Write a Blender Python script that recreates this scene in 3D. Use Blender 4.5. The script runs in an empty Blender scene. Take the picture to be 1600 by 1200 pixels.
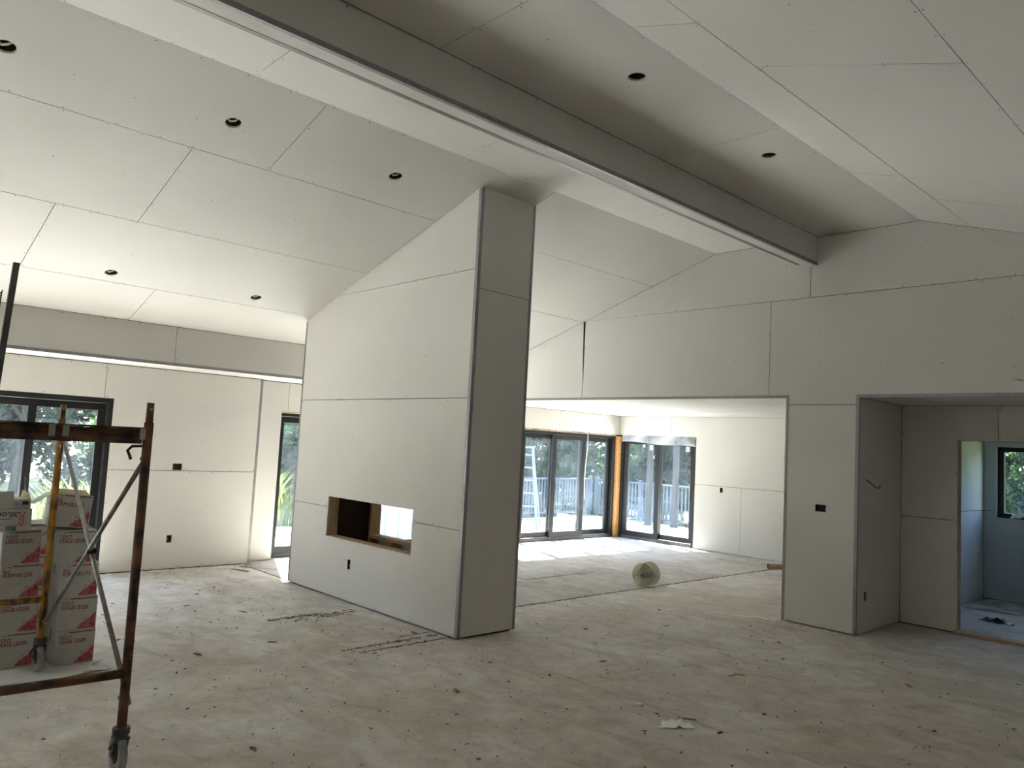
import bpy, bmesh, math, random
import numpy as np
from mathutils import Vector, Matrix
from mathutils.geometry import tessellate_polygon

scene = bpy.context.scene
COL = scene.collection
PI = math.pi

# ------------------------------------------------------------------ camera
CAM_H = 1.775
YAW, PITCH, ROLL, FPX = 0.8147175, 0.0801733, 0.0528828, 1198.02
cam_d = bpy.data.cameras.new('camera')
cam = bpy.data.objects.new('camera', cam_d)
COL.objects.link(cam)
_f = Vector((-math.sin(YAW) * math.cos(PITCH), math.cos(YAW) * math.cos(PITCH), math.sin(PITCH)))
_r = Vector((math.cos(YAW), math.sin(YAW), 0))
_u = _r.cross(_f)
R_ = _r * math.cos(ROLL) + _u * math.sin(ROLL)
U_ = -_r * math.sin(ROLL) + _u * math.cos(ROLL)
M = Matrix((R_, U_, -_f)).transposed().to_4x4()
M.translation = (0, 0, CAM_H)
cam.matrix_world = M
cam_d.sensor_width = 36.0
cam_d.lens = FPX / 1600 * 36.0
cam_d.clip_start = 0.05
cam_d.clip_end = 500
scene.camera = cam

# ------------------------------------------------------------------ light
SUN_DIR = Vector((1.0, -0.43, -1.114)).normalized()
world = bpy.data.worlds.new('world')
scene.world = world
world.use_nodes = True
wn = world.node_tree.nodes
wl = world.node_tree.links
sky = wn.new('ShaderNodeTexSky')
sky.sky_type = 'NISHITA'
sky.sun_disc = False
sky.sun_elevation = math.asin(-SUN_DIR.z)
sky.sun_rotation = math.atan2(-SUN_DIR.x, -SUN_DIR.y)
sky.air_density = 1.0
sky.dust_density = 1.5
wl.new(sky.outputs[0], wn['Background'].inputs[0])
wn['Background'].inputs[1].default_value = 0.13
sun_d = bpy.data.lights.new('sun', 'SUN')
sun_d.energy = 7.5
sun_d.angle = math.radians(0.55)
sun_d.color = (1.0, 0.945, 0.88)
sun = bpy.data.objects.new('sun', sun_d)
COL.objects.link(sun)
sun.rotation_euler = SUN_DIR.to_track_quat('-Z', 'Y').to_euler()
sun.location = (-30, 15, 35)
scene.view_settings.view_transform = 'Standard'
scene.view_settings.look = 'None'
scene.view_settings.gamma = 1.0
scene.view_settings.use_curve_mapping = False
scene.view_settings.exposure = 4.2
scene.cycles.max_bounces = 14
scene.cycles.diffuse_bounces = 9
scene.cycles.transparent_max_bounces = 16

# ------------------------------------------------------------------ materials
def mat(name, col, rough=0.8, metal=0.0, var=0.0, vscale=3.0, bump=0.0, bscale=60.0, spec=0.5, col2=None,
        detail=4.0, stretch=None, rnd=0.0, trans=0.0):
    m = bpy.data.materials.new(name)
    m.use_nodes = True
    nt = m.node_tree
    b = nt.nodes['Principled BSDF']
    b.inputs['Roughness'].default_value = rough
    b.inputs['Metallic'].default_value = metal
    b.inputs['Specular IOR Level'].default_value = spec
    c4 = (*col, 1)
    b.inputs['Base Color'].default_value = c4
    src = None
    tc = nt.nodes.new('ShaderNodeNewGeometry')
    vec = tc.outputs['Position']
    if stretch:
        mp = nt.nodes.new('ShaderNodeVectorMath')
        mp.operation = 'MULTIPLY'
        mp.inputs[1].default_value = stretch
        nt.links.new(vec, mp.inputs[0])
        vec = mp.outputs[0]
    if var or col2:
        n = nt.nodes.new('ShaderNodeTexNoise')
        n.inputs['Scale'].default_value = vscale
        n.inputs['Detail'].default_value = detail
        nt.links.new(vec, n.inputs['Vector'])
        r = nt.nodes.new('ShaderNodeValToRGB')
        d = col2 or tuple(max(0, c * (1 - var)) for c in col)
        r.color_ramp.elements[0].position = 0.35
        r.color_ramp.elements[1].position = 0.65
        r.color_ramp.elements[0].color = (*d, 1)
        r.color_ramp.elements[1].color = c4
        nt.links.new(n.outputs['Fac'], r.inputs[0])
        src = r.outputs[0]
    if rnd:
        oi = nt.nodes.new('ShaderNodeObjectInfo')
        mr = nt.nodes.new('ShaderNodeMapRange')
        mr.inputs['To Min'].default_value = 1 - rnd
        mr.inputs['To Max'].default_value = 1 + rnd
        nt.links.new(oi.outputs['Random'], mr.inputs['Value'])
        mx = nt.nodes.new('ShaderNodeVectorMath')
        mx.operation = 'SCALE'
        if src:
            nt.links.new(src, mx.inputs[0])
        else:
            mx.inputs[0].default_value = col
        nt.links.new(mr.outputs[0], mx.inputs['Scale'])
        src = mx.outputs[0]
    if src:
        nt.links.new(src, b.inputs['Base Color'])
    if bump:
        n2 = nt.nodes.new('ShaderNodeTexNoise')
        n2.inputs['Scale'].default_value = bscale
        n2.inputs['Detail'].default_value = 5
        nt.links.new(vec, n2.inputs['Vector'])
        bp = nt.nodes.new('ShaderNodeBump')
        bp.inputs['Strength'].default_value = bump
        bp.inputs['Distance'].default_value = 0.01
        nt.links.new(n2.outputs['Fac'], bp.inputs['Height'])
        nt.links.new(bp.outputs[0], b.inputs['Normal'])
    return m

MT = {}
MT['drywall'] = mat('drywall paper', (0.585, 0.568, 0.543), 0.9, var=0.035, vscale=1.3, bump=0.03, bscale=25, rnd=0.015, spec=0.25)
MT['blueboard'] = mat('blue grey board', (0.50, 0.532, 0.555), 0.9, var=0.05, vscale=2, spec=0.25)  # pale blue grey board colour, faintly mottled
MT['core'] = mat('wall void', (0.05, 0.04, 0.032), 0.95)
MT['gypsum'] = mat('gypsum edge', (0.6, 0.58, 0.54), 0.9)
MT['bead'] = mat('galvanised bead', (0.30, 0.30, 0.31), 0.5, metal=0.55, var=0.2, vscale=30)
MT['screw'] = mat('screw', (0.05, 0.048, 0.045), 0.6)
MT['stud'] = mat('spruce', (0.46, 0.33, 0.20), 0.75, col2=(0.36, 0.25, 0.145), vscale=5, stretch=(8, 8, 1), rnd=0.08)
MT['cavity'] = mat('dark cavity', (0.030, 0.018, 0.012), 0.9, var=0.3, vscale=8)  # near-black brown for the inside of the fireplace wall
MT['osb'] = mat('osb', (0.55, 0.30, 0.12), 0.8, col2=(0.40, 0.18, 0.06), vscale=30, detail=2)
MT['shim'] = mat('ragged sheet edge', (0.52, 0.42, 0.36), 0.9, col2=(0.30, 0.20, 0.15), vscale=25)
MT['black'] = mat('black aluminium', (0.011, 0.011, 0.012), 0.45, spec=0.4)
MT['sill'] = mat('dusty aluminium', (0.10, 0.10, 0.105), 0.6, var=0.4, vscale=12)
MT['foam'] = mat('foam', (0.75, 0.73, 0.68), 0.95, bump=0.6, bscale=40)
MT['rust'] = mat('rusty frame', (0.15, 0.07, 0.028), 0.75, col2=(0.018, 0.012, 0.010), vscale=11, detail=6, bump=0.25)
MT['yellow'] = mat('yellow paint', (0.46, 0.215, 0.015), 0.6, col2=(0.03, 0.026, 0.012), vscale=9, detail=7, bump=0.2, stretch=(3, 3, 1))
MT['galv'] = mat('galvanised tube', (0.24, 0.24, 0.225), 0.4, metal=0.7, var=0.35, vscale=20)
MT['tape'] = mat('duct tape', (0.30, 0.30, 0.28), 0.6)
MT['tyre'] = mat('grey rubber', (0.28, 0.28, 0.27), 0.7, var=0.4, vscale=15)
MT['castmetal'] = mat('caster metal', (0.06, 0.055, 0.05), 0.5, metal=0.4, var=0.4, vscale=20)
MT['carton'] = mat('white carton', (0.47, 0.46, 0.435), 0.75, var=0.06, vscale=6)
MT['kraft'] = mat('kraft inside', (0.42, 0.32, 0.22), 0.85, var=0.1, vscale=10)
MT['inkred'] = mat('dark red ink', (0.20, 0.025, 0.030), 0.6)
MT['splash'] = mat('red ink splash', (0.32, 0.022, 0.04), 0.6, col2=(0.48, 0.15, 0.16), vscale=45, detail=6)
MT['inkgrey'] = mat('grey ink', (0.33, 0.31, 0.29), 0.7)
MT['inkblack'] = mat('black ink', (0.03, 0.03, 0.03), 0.6)
MT['inkorange'] = mat('orange red ink', (0.55, 0.05, 0.03), 0.6)
MT['bluewrap'] = mat('pale blue wrap', (0.13, 0.20, 0.23), 0.3)
MT['steel'] = mat('dull steel stud', (0.075, 0.075, 0.078), 0.5, metal=0.3, var=0.25, vscale=9)
MT['elec'] = mat('electrical box', (0.05, 0.042, 0.036), 0.7)
MT['wire'] = mat('wire', (0.04, 0.04, 0.04), 0.6)
MT['copper'] = mat('wire ends', (0.5, 0.3, 0.16), 0.5, metal=0.3)
MT['cable'] = mat('white cable', (0.75, 0.75, 0.73), 0.6)
MT['can'] = mat('can housing', (0.05, 0.04, 0.035), 0.5)
MT['canlip'] = mat('cut gypsum lip', (0.55, 0.50, 0.45), 0.9)
MT['foil'] = mat('bright tag', (0.75, 0.72, 0.66), 0.6)
MT['deck'] = mat('deck boards', (0.68, 0.665, 0.64), 0.8, var=0.12, vscale=6, rnd=0.06)
MT['railing'] = mat('pale rail paint', (0.075, 0.09, 0.115), 0.7)
MT['porch'] = mat('dark post', (0.035, 0.033, 0.03), 0.7)
MT['ladder'] = mat('pale aluminium', (0.17, 0.20, 0.27), 0.5)
MT['bark'] = mat('bark', (0.10, 0.075, 0.055), 0.95, var=0.5, vscale=10)
MT['soil'] = mat('lawn', (0.07, 0.095, 0.025), 0.95, col2=(0.11, 0.12, 0.04), vscale=1.2)
MT['card'] = mat('cardboard', (0.30, 0.22, 0.15), 0.85, var=0.2, vscale=20)
MT['scrap'] = mat('scrap dust', (0.22, 0.18, 0.145), 0.95, var=0.5, vscale=30)
MT['dust'] = mat('white dust', (0.68, 0.66, 0.62), 0.95)
MT['black_plastic'] = mat('black plastic', (0.015, 0.015, 0.016), 0.35)
MT['exterior'] = mat('house wrap', (0.5, 0.5, 0.5), 0.8)
MT['roof'] = mat('eave board', (0.45, 0.45, 0.44), 0.8)

def glass_mat(name, tint, gl=0.07, haze=0.04, hazecol=(0.6, 0.68, 0.8)):
    m = bpy.data.materials.new(name)
    m.use_nodes = True
    nt = m.node_tree
    nt.nodes.clear()
    out = nt.nodes.new('ShaderNodeOutputMaterial')
    t = nt.nodes.new('ShaderNodeBsdfTransparent')
    t.inputs[0].default_value = (*tint, 1)
    g = nt.nodes.new('ShaderNodeBsdfGlossy')
    g.inputs['Roughness'].default_value = 0.02
    d = nt.nodes.new('ShaderNodeBsdfDiffuse')
    d.inputs[0].default_value = (*hazecol, 1)
    lw = nt.nodes.new('ShaderNodeLayerWeight')
    pw = nt.nodes.new('ShaderNodeMath')
    pw.operation = 'POWER'
    pw.inputs[1].default_value = 5.0
    lw.inputs['Blend'].default_value = 0.5
    nt.links.new(lw.outputs['Facing'], pw.inputs[0])
    fr = nt.nodes.new('ShaderNodeMath')
    fr.operation = 'MULTIPLY_ADD'
    fr.inputs[1].default_value = 0.9
    fr.inputs[2].default_value = 0.035
    nt.links.new(pw.outputs[0], fr.inputs[0])
    a = nt.nodes.new('ShaderNodeMixShader')
    nt.links.new(fr.outputs[0], a.inputs[0])
    nt.links.new(t.outputs[0], a.inputs[1])
    nt.links.new(g.outputs[0], a.inputs[2])
    n = nt.nodes.new('ShaderNodeTexNoise')
    n.inputs['Scale'].default_value = 2.2
    n.inputs['Detail'].default_value = 6
    ge = nt.nodes.new('ShaderNodeNewGeometry')
    nt.links.new(ge.outputs['Position'], n.inputs['Vector'])
    mr = nt.nodes.new('ShaderNodeMapRange')
    mr.inputs['From Min'].default_value = 0.3
    mr.inputs['From Max'].default_value = 0.75
    mr.inputs['To Min'].default_value = haze * 0.4
    mr.inputs['To Max'].default_value = haze * 1.8
    nt.links.new(n.outputs['Fac'], mr.inputs['Value'])
    b = nt.nodes.new('ShaderNodeMixShader')
    nt.links.new(mr.outputs[0], b.inputs[0])
    nt.links.new(a.outputs[0], b.inputs[1])
    nt.links.new(d.outputs[0], b.inputs[2])
    nt.links.new(b.outputs[0], out.inputs[0])
    return m
MT['glass'] = glass_mat('dusty glass', (0.92, 0.97, 0.98), haze=0.06)
MT['film'] = glass_mat('plastic film', (0.80, 0.83, 0.86), haze=0.5, hazecol=(0.62, 0.65, 0.70))
MT['clearfilm'] = glass_mat('clear plastic', (0.90, 0.90, 0.90), haze=0.35, hazecol=(0.75, 0.75, 0.73))

MT['wrapper'] = mat('cloudy wrapper', (0.85, 0.86, 0.83), 0.3)
def leaf_mat(name, c1, c2, tr=0.35):
    m = bpy.data.materials.new(name)
    m.use_nodes = True
    nt = m.node_tree
    b = nt.nodes['Principled BSDF']
    b.inputs['Roughness'].default_value = 0.45
    b.inputs['Specular IOR Level'].default_value = 0.35
    ge = nt.nodes.new('ShaderNodeNewGeometry')
    n = nt.nodes.new('ShaderNodeTexNoise')
    n.inputs['Scale'].default_value = 1.1
    n.inputs['Detail'].default_value = 5
    nt.links.new(ge.outputs['Position'], n.inputs['Vector'])
    r = nt.nodes.new('ShaderNodeValToRGB')
    r.color_ramp.elements[0].position = 0.35
    r.color_ramp.elements[1].position = 0.7
    r.color_ramp.elements[0].color = (*c1, 1)
    r.color_ramp.elements[1].color = (*c2, 1)
    nt.links.new(n.outputs['Fac'], r.inputs[0])
    nt.links.new(r.outputs[0], b.inputs['Base Color'])
    t = nt.nodes.new('ShaderNodeBsdfTranslucent')
    nt.links.new(r.outputs[0], t.inputs[0])
    mx = nt.nodes.new('ShaderNodeMixShader')
    mx.inputs[0].default_value = tr
    nt.links.new(b.outputs[0], mx.inputs[1])
    nt.links.new(t.outputs[0], mx.inputs[2])
    nt.links.new(mx.outputs[0], nt.nodes['Material Output'].inputs[0])
    return m
MT['leaf'] = leaf_mat('leaf', (0.008, 0.022, 0.011), (0.036, 0.074, 0.016))
MT['leaf2'] = leaf_mat('leaf darker', (0.005, 0.015, 0.010), (0.016, 0.038, 0.015))
MT['grassleaf'] = leaf_mat('grass blade', (0.085, 0.12, 0.022), (0.16, 0.20, 0.05), 0.45)

def floor_mat(name, seed, light=1.0):
    m = bpy.data.materials.new(name)
    m.use_nodes = True
    nt = m.node_tree
    N, L = nt.nodes, nt.links
    b = N['Principled BSDF']
    b.inputs['Roughness'].default_value = 0.82
    b.inputs['Specular IOR Level'].default_value = 0.3
    ge = N.new('ShaderNodeNewGeometry')
    off = N.new('ShaderNodeVectorMath')
    off.inputs[1].default_value = (seed, seed * 2.3, 0)
    L.new(ge.outputs['Position'], off.inputs[0])
    def noise(scale, detail=5, rough=0.55, stretch=None, dist=0.0):
        v = off.outputs[0]
        if stretch:
            s = N.new('ShaderNodeVectorMath')
            s.operation = 'MULTIPLY'
            s.inputs[1].default_value = stretch
            L.new(v, s.inputs[0])
            v = s.outputs[0]
        n = N.new('ShaderNodeTexNoise')
        n.inputs['Scale'].default_value = scale
        n.inputs['Detail'].default_value = detail
        n.inputs['Roughness'].default_value = rough
        n.inputs['Distortion'].default_value = dist
        L.new(v, n.inputs['Vector'])
        return n.outputs['Fac']
    def ramp(fac, p0, c0, p1, c1):
        r = N.new('ShaderNodeValToRGB')
        r.color_ramp.elements[0].position = p0
        r.color_ramp.elements[1].position = p1
        r.color_ramp.elements[0].color = (*c0, 1)
        r.color_ramp.elements[1].color = (*c1, 1)
        L.new(fac, r.inputs[0])
        return r.outputs[0]
    def mix(f, a, bb, t='MIX'):
        x = N.new('ShaderNodeMix')
        x.data_type = 'RGBA'
        x.blend_type = t
        if isinstance(f, float):
            x.inputs[0].default_value = f
        else:
            L.new(f, x.inputs[0])
        L.new(a, x.inputs[6])
        L.new(bb, x.inputs[7])
        return x.outputs[2]
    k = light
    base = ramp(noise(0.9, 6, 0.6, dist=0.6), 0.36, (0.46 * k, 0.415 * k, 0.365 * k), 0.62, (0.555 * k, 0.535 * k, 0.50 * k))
    dust = ramp(noise(3.2, 8, 0.7, dist=1.2), 0.40, (0.84, 0.83, 0.81), 0.66, (1.08, 1.08, 1.07))
    c = mix(1.0, base, dust, 'MULTIPLY')
    streak = ramp(noise(1.6, 7, 0.68, (1.0, 2.2, 1.0), 1.4), 0.34, (0.84, 0.82, 0.80), 0.52, (1.03, 1.03, 1.03))
    c = mix(1.0, c, streak, 'MULTIPLY')
    specks = ramp(noise(38, 2, 0.5), 0.27, (0.34, 0.28, 0.24), 0.34, (1, 1, 1))
    c = mix(0.75, c, specks, 'MULTIPLY')
    L.new(c, b.inputs['Base Color'])
    bp = N.new('ShaderNodeBump')
    bp.inputs['Strength'].default_value = 0.25
    bp.inputs['Distance'].default_value = 0.01
    L.new(noise(14, 8, 0.7), bp.inputs['Height'])
    L.new(bp.outputs[0], b.inputs['Normal'])
    return m
MT['floor1'] = floor_mat('dusty plywood', 0.0, 1.06)
MT['floor2'] = floor_mat('dusty plywood grey', 7.0, 1.06)
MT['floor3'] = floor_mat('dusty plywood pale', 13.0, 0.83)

# ------------------------------------------------------------------ helpers
def link(name, me, parent=None):
    o = bpy.data.objects.new(name, me)
    COL.objects.link(o)
    if parent is not None:
        o.parent = parent
    return o

def tag(o, label=None, cat=None, group=None, kind=None):
    if label: o['label'] = label
    if cat: o['category'] = cat
    if group: o['group'] = group
    if kind: o['kind'] = kind
    return o

def empty(name, loc=(0, 0, 0), rz=0.0):
    o = bpy.data.objects.new(name, None)
    o.empty_display_size = 0.1
    COL.objects.link(o)
    o.location = loc
    o.rotation_euler = (0, 0, rz)
    return o

class MB:
    """collects shapes into one mesh"""
    def __init__(self):
        self.v, self.f = [], []
    def add(self, vs, fs):
        n = len(self.v)
        self.v += [tuple(p) for p in vs]
        self.f += [tuple(i + n for i in q) for q in fs]
        return self
    def box(self, a, b):
        x0, y0, z0 = [min(p, q) for p, q in zip(a, b)]
        x1, y1, z1 = [max(p, q) for p, q in zip(a, b)]
        return self.add([(x0, y0, z0), (x1, y0, z0), (x1, y1, z0), (x0, y1, z0), (x0, y0, z1), (x1, y0, z1), (x1, y1, z1), (x0, y1, z1)],
                        [(0, 3, 2, 1), (4, 5, 6, 7), (0, 1, 5, 4), (1, 2, 6, 5), (2, 3, 7, 6), (3, 0, 4, 7)])
    def tube(self, a, b, r, seg=10, r2=None, cap=True):
        a, b = Vector(a), Vector(b)
        d = (b - a).normalized()
        x = d.orthogonal().normalized()
        y = d.cross(x)
        r2 = r if r2 is None else r2
        vs = []
        for p, rr in ((a, r), (b, r2)):
            for i in range(seg):
                t = 2 * PI * i / seg
                vs.append(p + (x * math.cos(t) + y * math.sin(t)) * rr)
        fs = [(i, (i + 1) % seg, seg + (i + 1) % seg, seg + i) for i in range(seg)]
        if cap:
            fs += [tuple(range(seg - 1, -1, -1)), tuple(range(seg, 2 * seg))]
        return self.add(vs, fs)
    def path(self, pts, r, seg=6):
        pts = [Vector(p) for p in pts]
        vs, fs = [], []
        prev = None
        for i, p in enumerate(pts):
            d = (pts[min(i + 1, len(pts) - 1)] - pts[max(i - 1, 0)]).normalized()
            x = d.orthogonal().normalized() if prev is None else (prev - d * prev.dot(d)).normalized()
            prev = x
            y = d.cross(x)
            for k in range(seg):
                t = 2 * PI * k / seg
                vs.append(p + (x * math.cos(t) + y * math.sin(t)) * r)
        for i in range(len(pts) - 1):
            for k in range(seg):
                fs.append((i * seg + k, i * seg + (k + 1) % seg, (i + 1) * seg + (k + 1) % seg, (i + 1) * seg + k))
        fs.append(tuple(range(seg - 1, -1, -1)))
        n = (len(pts) - 1) * seg
        fs.append(tuple(range(n, n + seg)))
        return self.add(vs, fs)
    def lathe(self, prof, c=(0, 0, 0), axis='Z', seg=24):
        vs, fs = [], []
        for (r, h) in prof:
            for i in range(seg):
                t = 2 * PI * i / seg
                a, b = r * math.cos(t), r * math.sin(t)
                p = {'Z': (a, b, h), 'X': (h, a, b), 'Y': (b, h, a)}[axis]
                vs.append((p[0] + c[0], p[1] + c[1], p[2] + c[2]))
        for j in range(len(prof) - 1):
            for i in range(seg):
                fs.append((j * seg + i, j * seg + (i + 1) % seg, (j + 1) * seg + (i + 1) % seg, (j + 1) * seg + i))
        return self.add(vs, fs)
    def mesh(self, name, m, smooth=False):
        me = bpy.data.meshes.new(name)
        me.from_pydata(self.v, [], self.f)
        me.materials.append(MT[m] if isinstance(m, str) else m)
        bm = bmesh.new()
        bm.from_mesh(me)
        bmesh.ops.recalc_face_normals(bm, faces=bm.faces)
        bm.to_mesh(me)
        bm.free()
        if smooth:
            me.polygons.foreach_set('use_smooth', [True] * len(me.polygons))
        me.update()
        return me
    def obj(self, name, m, parent=None, smooth=False):
        return link(name, self.mesh(name, m, smooth), parent)

def inset(poly, d):
    n = len(poly)
    area = sum(poly[i][0] * poly[(i + 1) % n][1] - poly[(i + 1) % n][0] * poly[i][1] for i in range(n))
    sgn = 1 if area > 0 else -1
    out = []
    for i in range(n):
        p0, p1, p2 = Vector(poly[i - 1]), Vector(poly[i]), Vector(poly[(i + 1) % n])
        e1, e2 = (p1 - p0).normalized(), (p2 - p1).normalized()
        n1, n2 = Vector((-e1.y, e1.x)) * sgn, Vector((-e2.y, e2.x)) * sgn
        k = 1 + n1.dot(n2)
        out.append(tuple(p1 + (n1 + n2) * (d / max(k, 0.2))))
    return out

class Plane:
    """a drywalled surface: origin, in-plane axes, normal towards the room"""
    def __init__(self, o, ux, uy, n):
        self.o, self.ux, self.uy, self.n = Vector(o), Vector(ux), Vector(uy), Vector(n)
    def pt(self, a, b, d=0.0):
        return self.o + self.ux * a + self.uy * b + self.n * d
    def slab(self, mb, poly, front, back, holes=()):
        rings = [list(poly)] + [list(h) for h in holes]
        tris = tessellate_polygon([[Vector((p[0], p[1], 0)) for p in r] for r in rings])
        flat = [p for r in rings for p in r]
        n = len(flat)
        vs = [self.pt(p[0], p[1], front) for p in flat] + [self.pt(p[0], p[1], back) for p in flat]
        if len(rings) == 1 and len(poly) <= 4:
            fs = [tuple(range(n)), tuple(range(2 * n - 1, n - 1, -1))]
        else:
            fs = [tuple(t) for t in tris] + [tuple(i + n for i in reversed(t)) for t in tris]
        k = 0
        for r in rings:
            m = len(r)
            for i in range(m):
                fs.append((k + i, k + (i + 1) % m, n + k + (i + 1) % m, n + k + i))
            k += m
        mb.add(vs, fs)

GAP = 0.0065
SCR = random.Random(5)
def rect(a0, a1, b0, b1):
    return [(a0, b0), (a1, b0), (a1, b1), (a0, b1)]
def circ(a, b, r, n=20):
    return [(a + r * math.cos(2 * PI * i / n), b + r * math.sin(2 * PI * i / n)) for i in range(n)]
def inside(p, poly):
    r = False
    n = len(poly)
    for i in range(n):
        (x1, y1), (x2, y2) = poly[i], poly[(i + 1) % n]
        if (y1 > p[1]) != (y2 > p[1]) and p[0] < (x2 - x1) * (p[1] - y1) / (y2 - y1) + x1:
            r = not r
    return r
def sheets(plane, polys, parent, material='drywall', gap=GAP, screws=True, t=0.0127, sdens=1.0):
    """each polygon (optionally with holes) becomes one drywall_sheet; the screw heads of the surface are one part"""
    smb = MB()
    for it in polys:
        poly, holes = it if isinstance(it, tuple) else (it, ())
        mb = MB()
        q = inset(poly, gap / 2)
        plane.slab(mb, q, SCR.uniform(-0.0006, 0.0006), -t, holes)
        mb.obj('drywall_sheet', material, parent)
        if screws:
            e = inset(poly, 0.02)
            cand = []
            for i in range(len(e)):
                p0, p1 = Vector(e[i]), Vector(e[(i + 1) % len(e)])
                ln = (p1 - p0).length
                k = int(ln / (0.30 / sdens))
                for j in range(k + 1):
                    f = (j + SCR.uniform(-0.18, 0.18)) / max(k, 1)
                    if 0 <= f <= 1:
                        cand.append(p0.lerp(p1, f))
            xs, ys = [p[0] for p in poly], [p[1] for p in poly]
            x = min(xs) + 0.61
            while x < max(xs) - 0.2:
                y = min(ys) + 0.4
                while y < max(ys) - 0.2:
                    cand.append(Vector((x + SCR.uniform(-.03, .03), y + SCR.uniform(-.06, .06))))
                    y += 0.41
                x += 0.61
            for p in cand:
                if not inside(p, poly) or any(inside(p, inset(h, -0.02)) for h in holes):
                    continue
                r = SCR.uniform(0.0042, 0.0066)
                vs = [plane.pt(p[0] + r * math.cos(PI * k / 3), p[1] + r * math.sin(PI * k / 3), 0.0012) for k in range(6)]
                smb.add(vs, [tuple(range(6))])
    if screws and smb.v:
        o = smb.obj('screw_heads', 'screw', parent)
        o['kind'] = 'stuff'

def core(name, plane, polys, front, back, label, cat='wall', m='core'):
    mb = MB()
    for it in polys:
        poly, holes = it if isinstance(it, tuple) else (it, ())
        plane.slab(mb, poly, front, back, holes)
    o = mb.obj(name, m)
    return tag(o, label, cat, kind='structure')

def bead(parent, a, b, n1, n2, w=0.026, name='corner_bead'):
    """metal corner bead along an outside corner a-b; n1, n2 are the outward normals of the two faces"""
    a, b, n1, n2 = Vector(a), Vector(b), Vector(n1), Vector(n2)
    t = 0.0022
    c = n1 * t + n2 * t
    prof = [c, c - n2 * w + n1 * 0 - n1 * 0, -n2 * w + n1 * 0.0004, Vector((0, 0, 0)), -n1 * w + n2 * 0.0004, c - n1 * w]
    # flange on face 1 runs along -n2, flange on face 2 runs along -n1
    prof = [c * 1.6, n1 * t - n2 * w, n1 * 0.0003 - n2 * w, n1 * 0.0003 + n2 * 0.0003, n2 * 0.0003 - n1 * w, n2 * t - n1 * w]
    vs = [a + p for p in prof] + [b + p for p in prof]
    k = len(prof)
    fs = [(i, (i + 1) % k, k + (i + 1) % k, k + i) for i in range(k)]
    fs += [(0, 1, 2, 3), (0, 3, 4, 5), (k + 3, k + 2, k + 1, k), (k + 5, k + 4, k + 3, k)]
    return MB().add(vs, fs).obj(name, 'bead', parent)

# ------------------------------------------------------------------ measurements (metres)
XC, YC0, YC1, XCL = -5.406, 4.578, 5.296, -8.602
YG, XO, XN, YN, ZO = 8.223, -4.169, -3.361, 9.43, 2.48
XCR, ZF, XB0, XB1, ZB, XR, SL = -5.144, 4.286, -4.02, -3.845, 3.969, -2.77, 0.318
XH, ZH0, XL, XL2, YB, ZBR = -9.296, 2.506, -9.994, -10.155, 12.757, 2.513
YJ = 4.73
XOUT = -10.36
Y0 = -6.6
XRW = 1.75
CS = 1 / math.sqrt(1 + SL * SL)
def zs(x):
    return ZF + SL * (x - XCR)
ZH1 = zs(XH)
def zr(x):
    return ZF - SL * (x - XR)
X, Y, Z = Vector((1, 0, 0)), Vector((0, 1, 0)), Vector((0, 0, 1))

# ------------------------------------------------------------------ floor
fl = MB().box((XOUT, Y0 - 0.15, -0.25), (XRW + 0.15, YB + 0.15, -0.02)).obj('floor', 'core')
tag(fl, 'dusty plywood subfloor with drywall dust and debris', 'floor', kind='structure')
def fsheet(x0, x1, y0, y1, top, m, bottom=-0.02):
    g = 0.003
    b = MB()
    x0, x1, y0, y1 = x0 + g, x1 - g, y0 + g, y1 - g
    c = 0.003
    b.add([(x0, y0, bottom), (x1, y0, bottom), (x1, y1, bottom), (x0, y1, bottom),
           (x0, y0, top - c), (x1, y0, top - c), (x1, y1, top - c), (x0, y1, top - c),
           (x0 + c, y0 + c, top), (x1 - c, y0 + c, top), (x1 - c, y1 - c, top), (x0 + c, y1 - c, top)],
          [(0, 3, 2, 1), (8, 9, 10, 11)] + [(i, (i + 1) % 4, 4 + (i + 1) % 4, 4 + i) for i in range(4)] +
          [(4 + i, 4 + (i + 1) % 4, 8 + (i + 1) % 4, 8 + i) for i in range(4)])
    return b.obj('subfloor_sheet', m, fl)
fsheet(XOUT, XRW + .1, Y0 - .1, 4.62, 0.0, 'floor1')
fsheet(-6.17, XRW + .1, 4.62, YB + .1, 0.0, 'floor2')
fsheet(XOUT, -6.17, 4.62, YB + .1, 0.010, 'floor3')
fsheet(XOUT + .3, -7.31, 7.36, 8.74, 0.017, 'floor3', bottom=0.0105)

# ------------------------------------------------------------------ left slope ceiling
PS = Plane((XCR, 0, ZF), Vector((-CS, 0, -SL * CS)), Y, Vector((SL * CS, 0, -CS)))
def sa(x):
    return (XCR - x) / CS
cs = core('ceiling_left_slope', PS, [rect(0, sa(XH) + 0.1, Y0, YG + 0.1)], -0.12, -0.17, 'left sloping ceiling of bare drywall sheets with round light cutouts', 'ceiling')
POTS_S = [(-5.67, .80), (-5.67, 2.28), (-5.66, 3.77), (-8.29, 2.24), (-8.27, 3.75)]
PR = 0.066
def slope_row(x0, x1, ys):
    out = []
    for y0, y1 in zip(ys[:-1], ys[1:]):
        hs = [circ(sa(px), py, PR) for px, py in POTS_S if x1 < px < x0 and y0 < py < y1]
        out.append((rect(sa(x0), sa(x1), y0, y1), hs))
    return out
rows = (slope_row(XCR, -6.09, [Y0, -0.88, 2.775, YC0, YC1, YG]) + slope_row(-6.09, -7.29, [Y0, -1.5, 2.145, YC0, YC1, YG]) +
        slope_row(-7.29, -8.48, [Y0, 1.49, 5.15, YG]) + slope_row(-8.48, XH, [Y0, -0.9, 2.735, 6.39, YG]))
sheets(PS, rows, cs)

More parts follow.
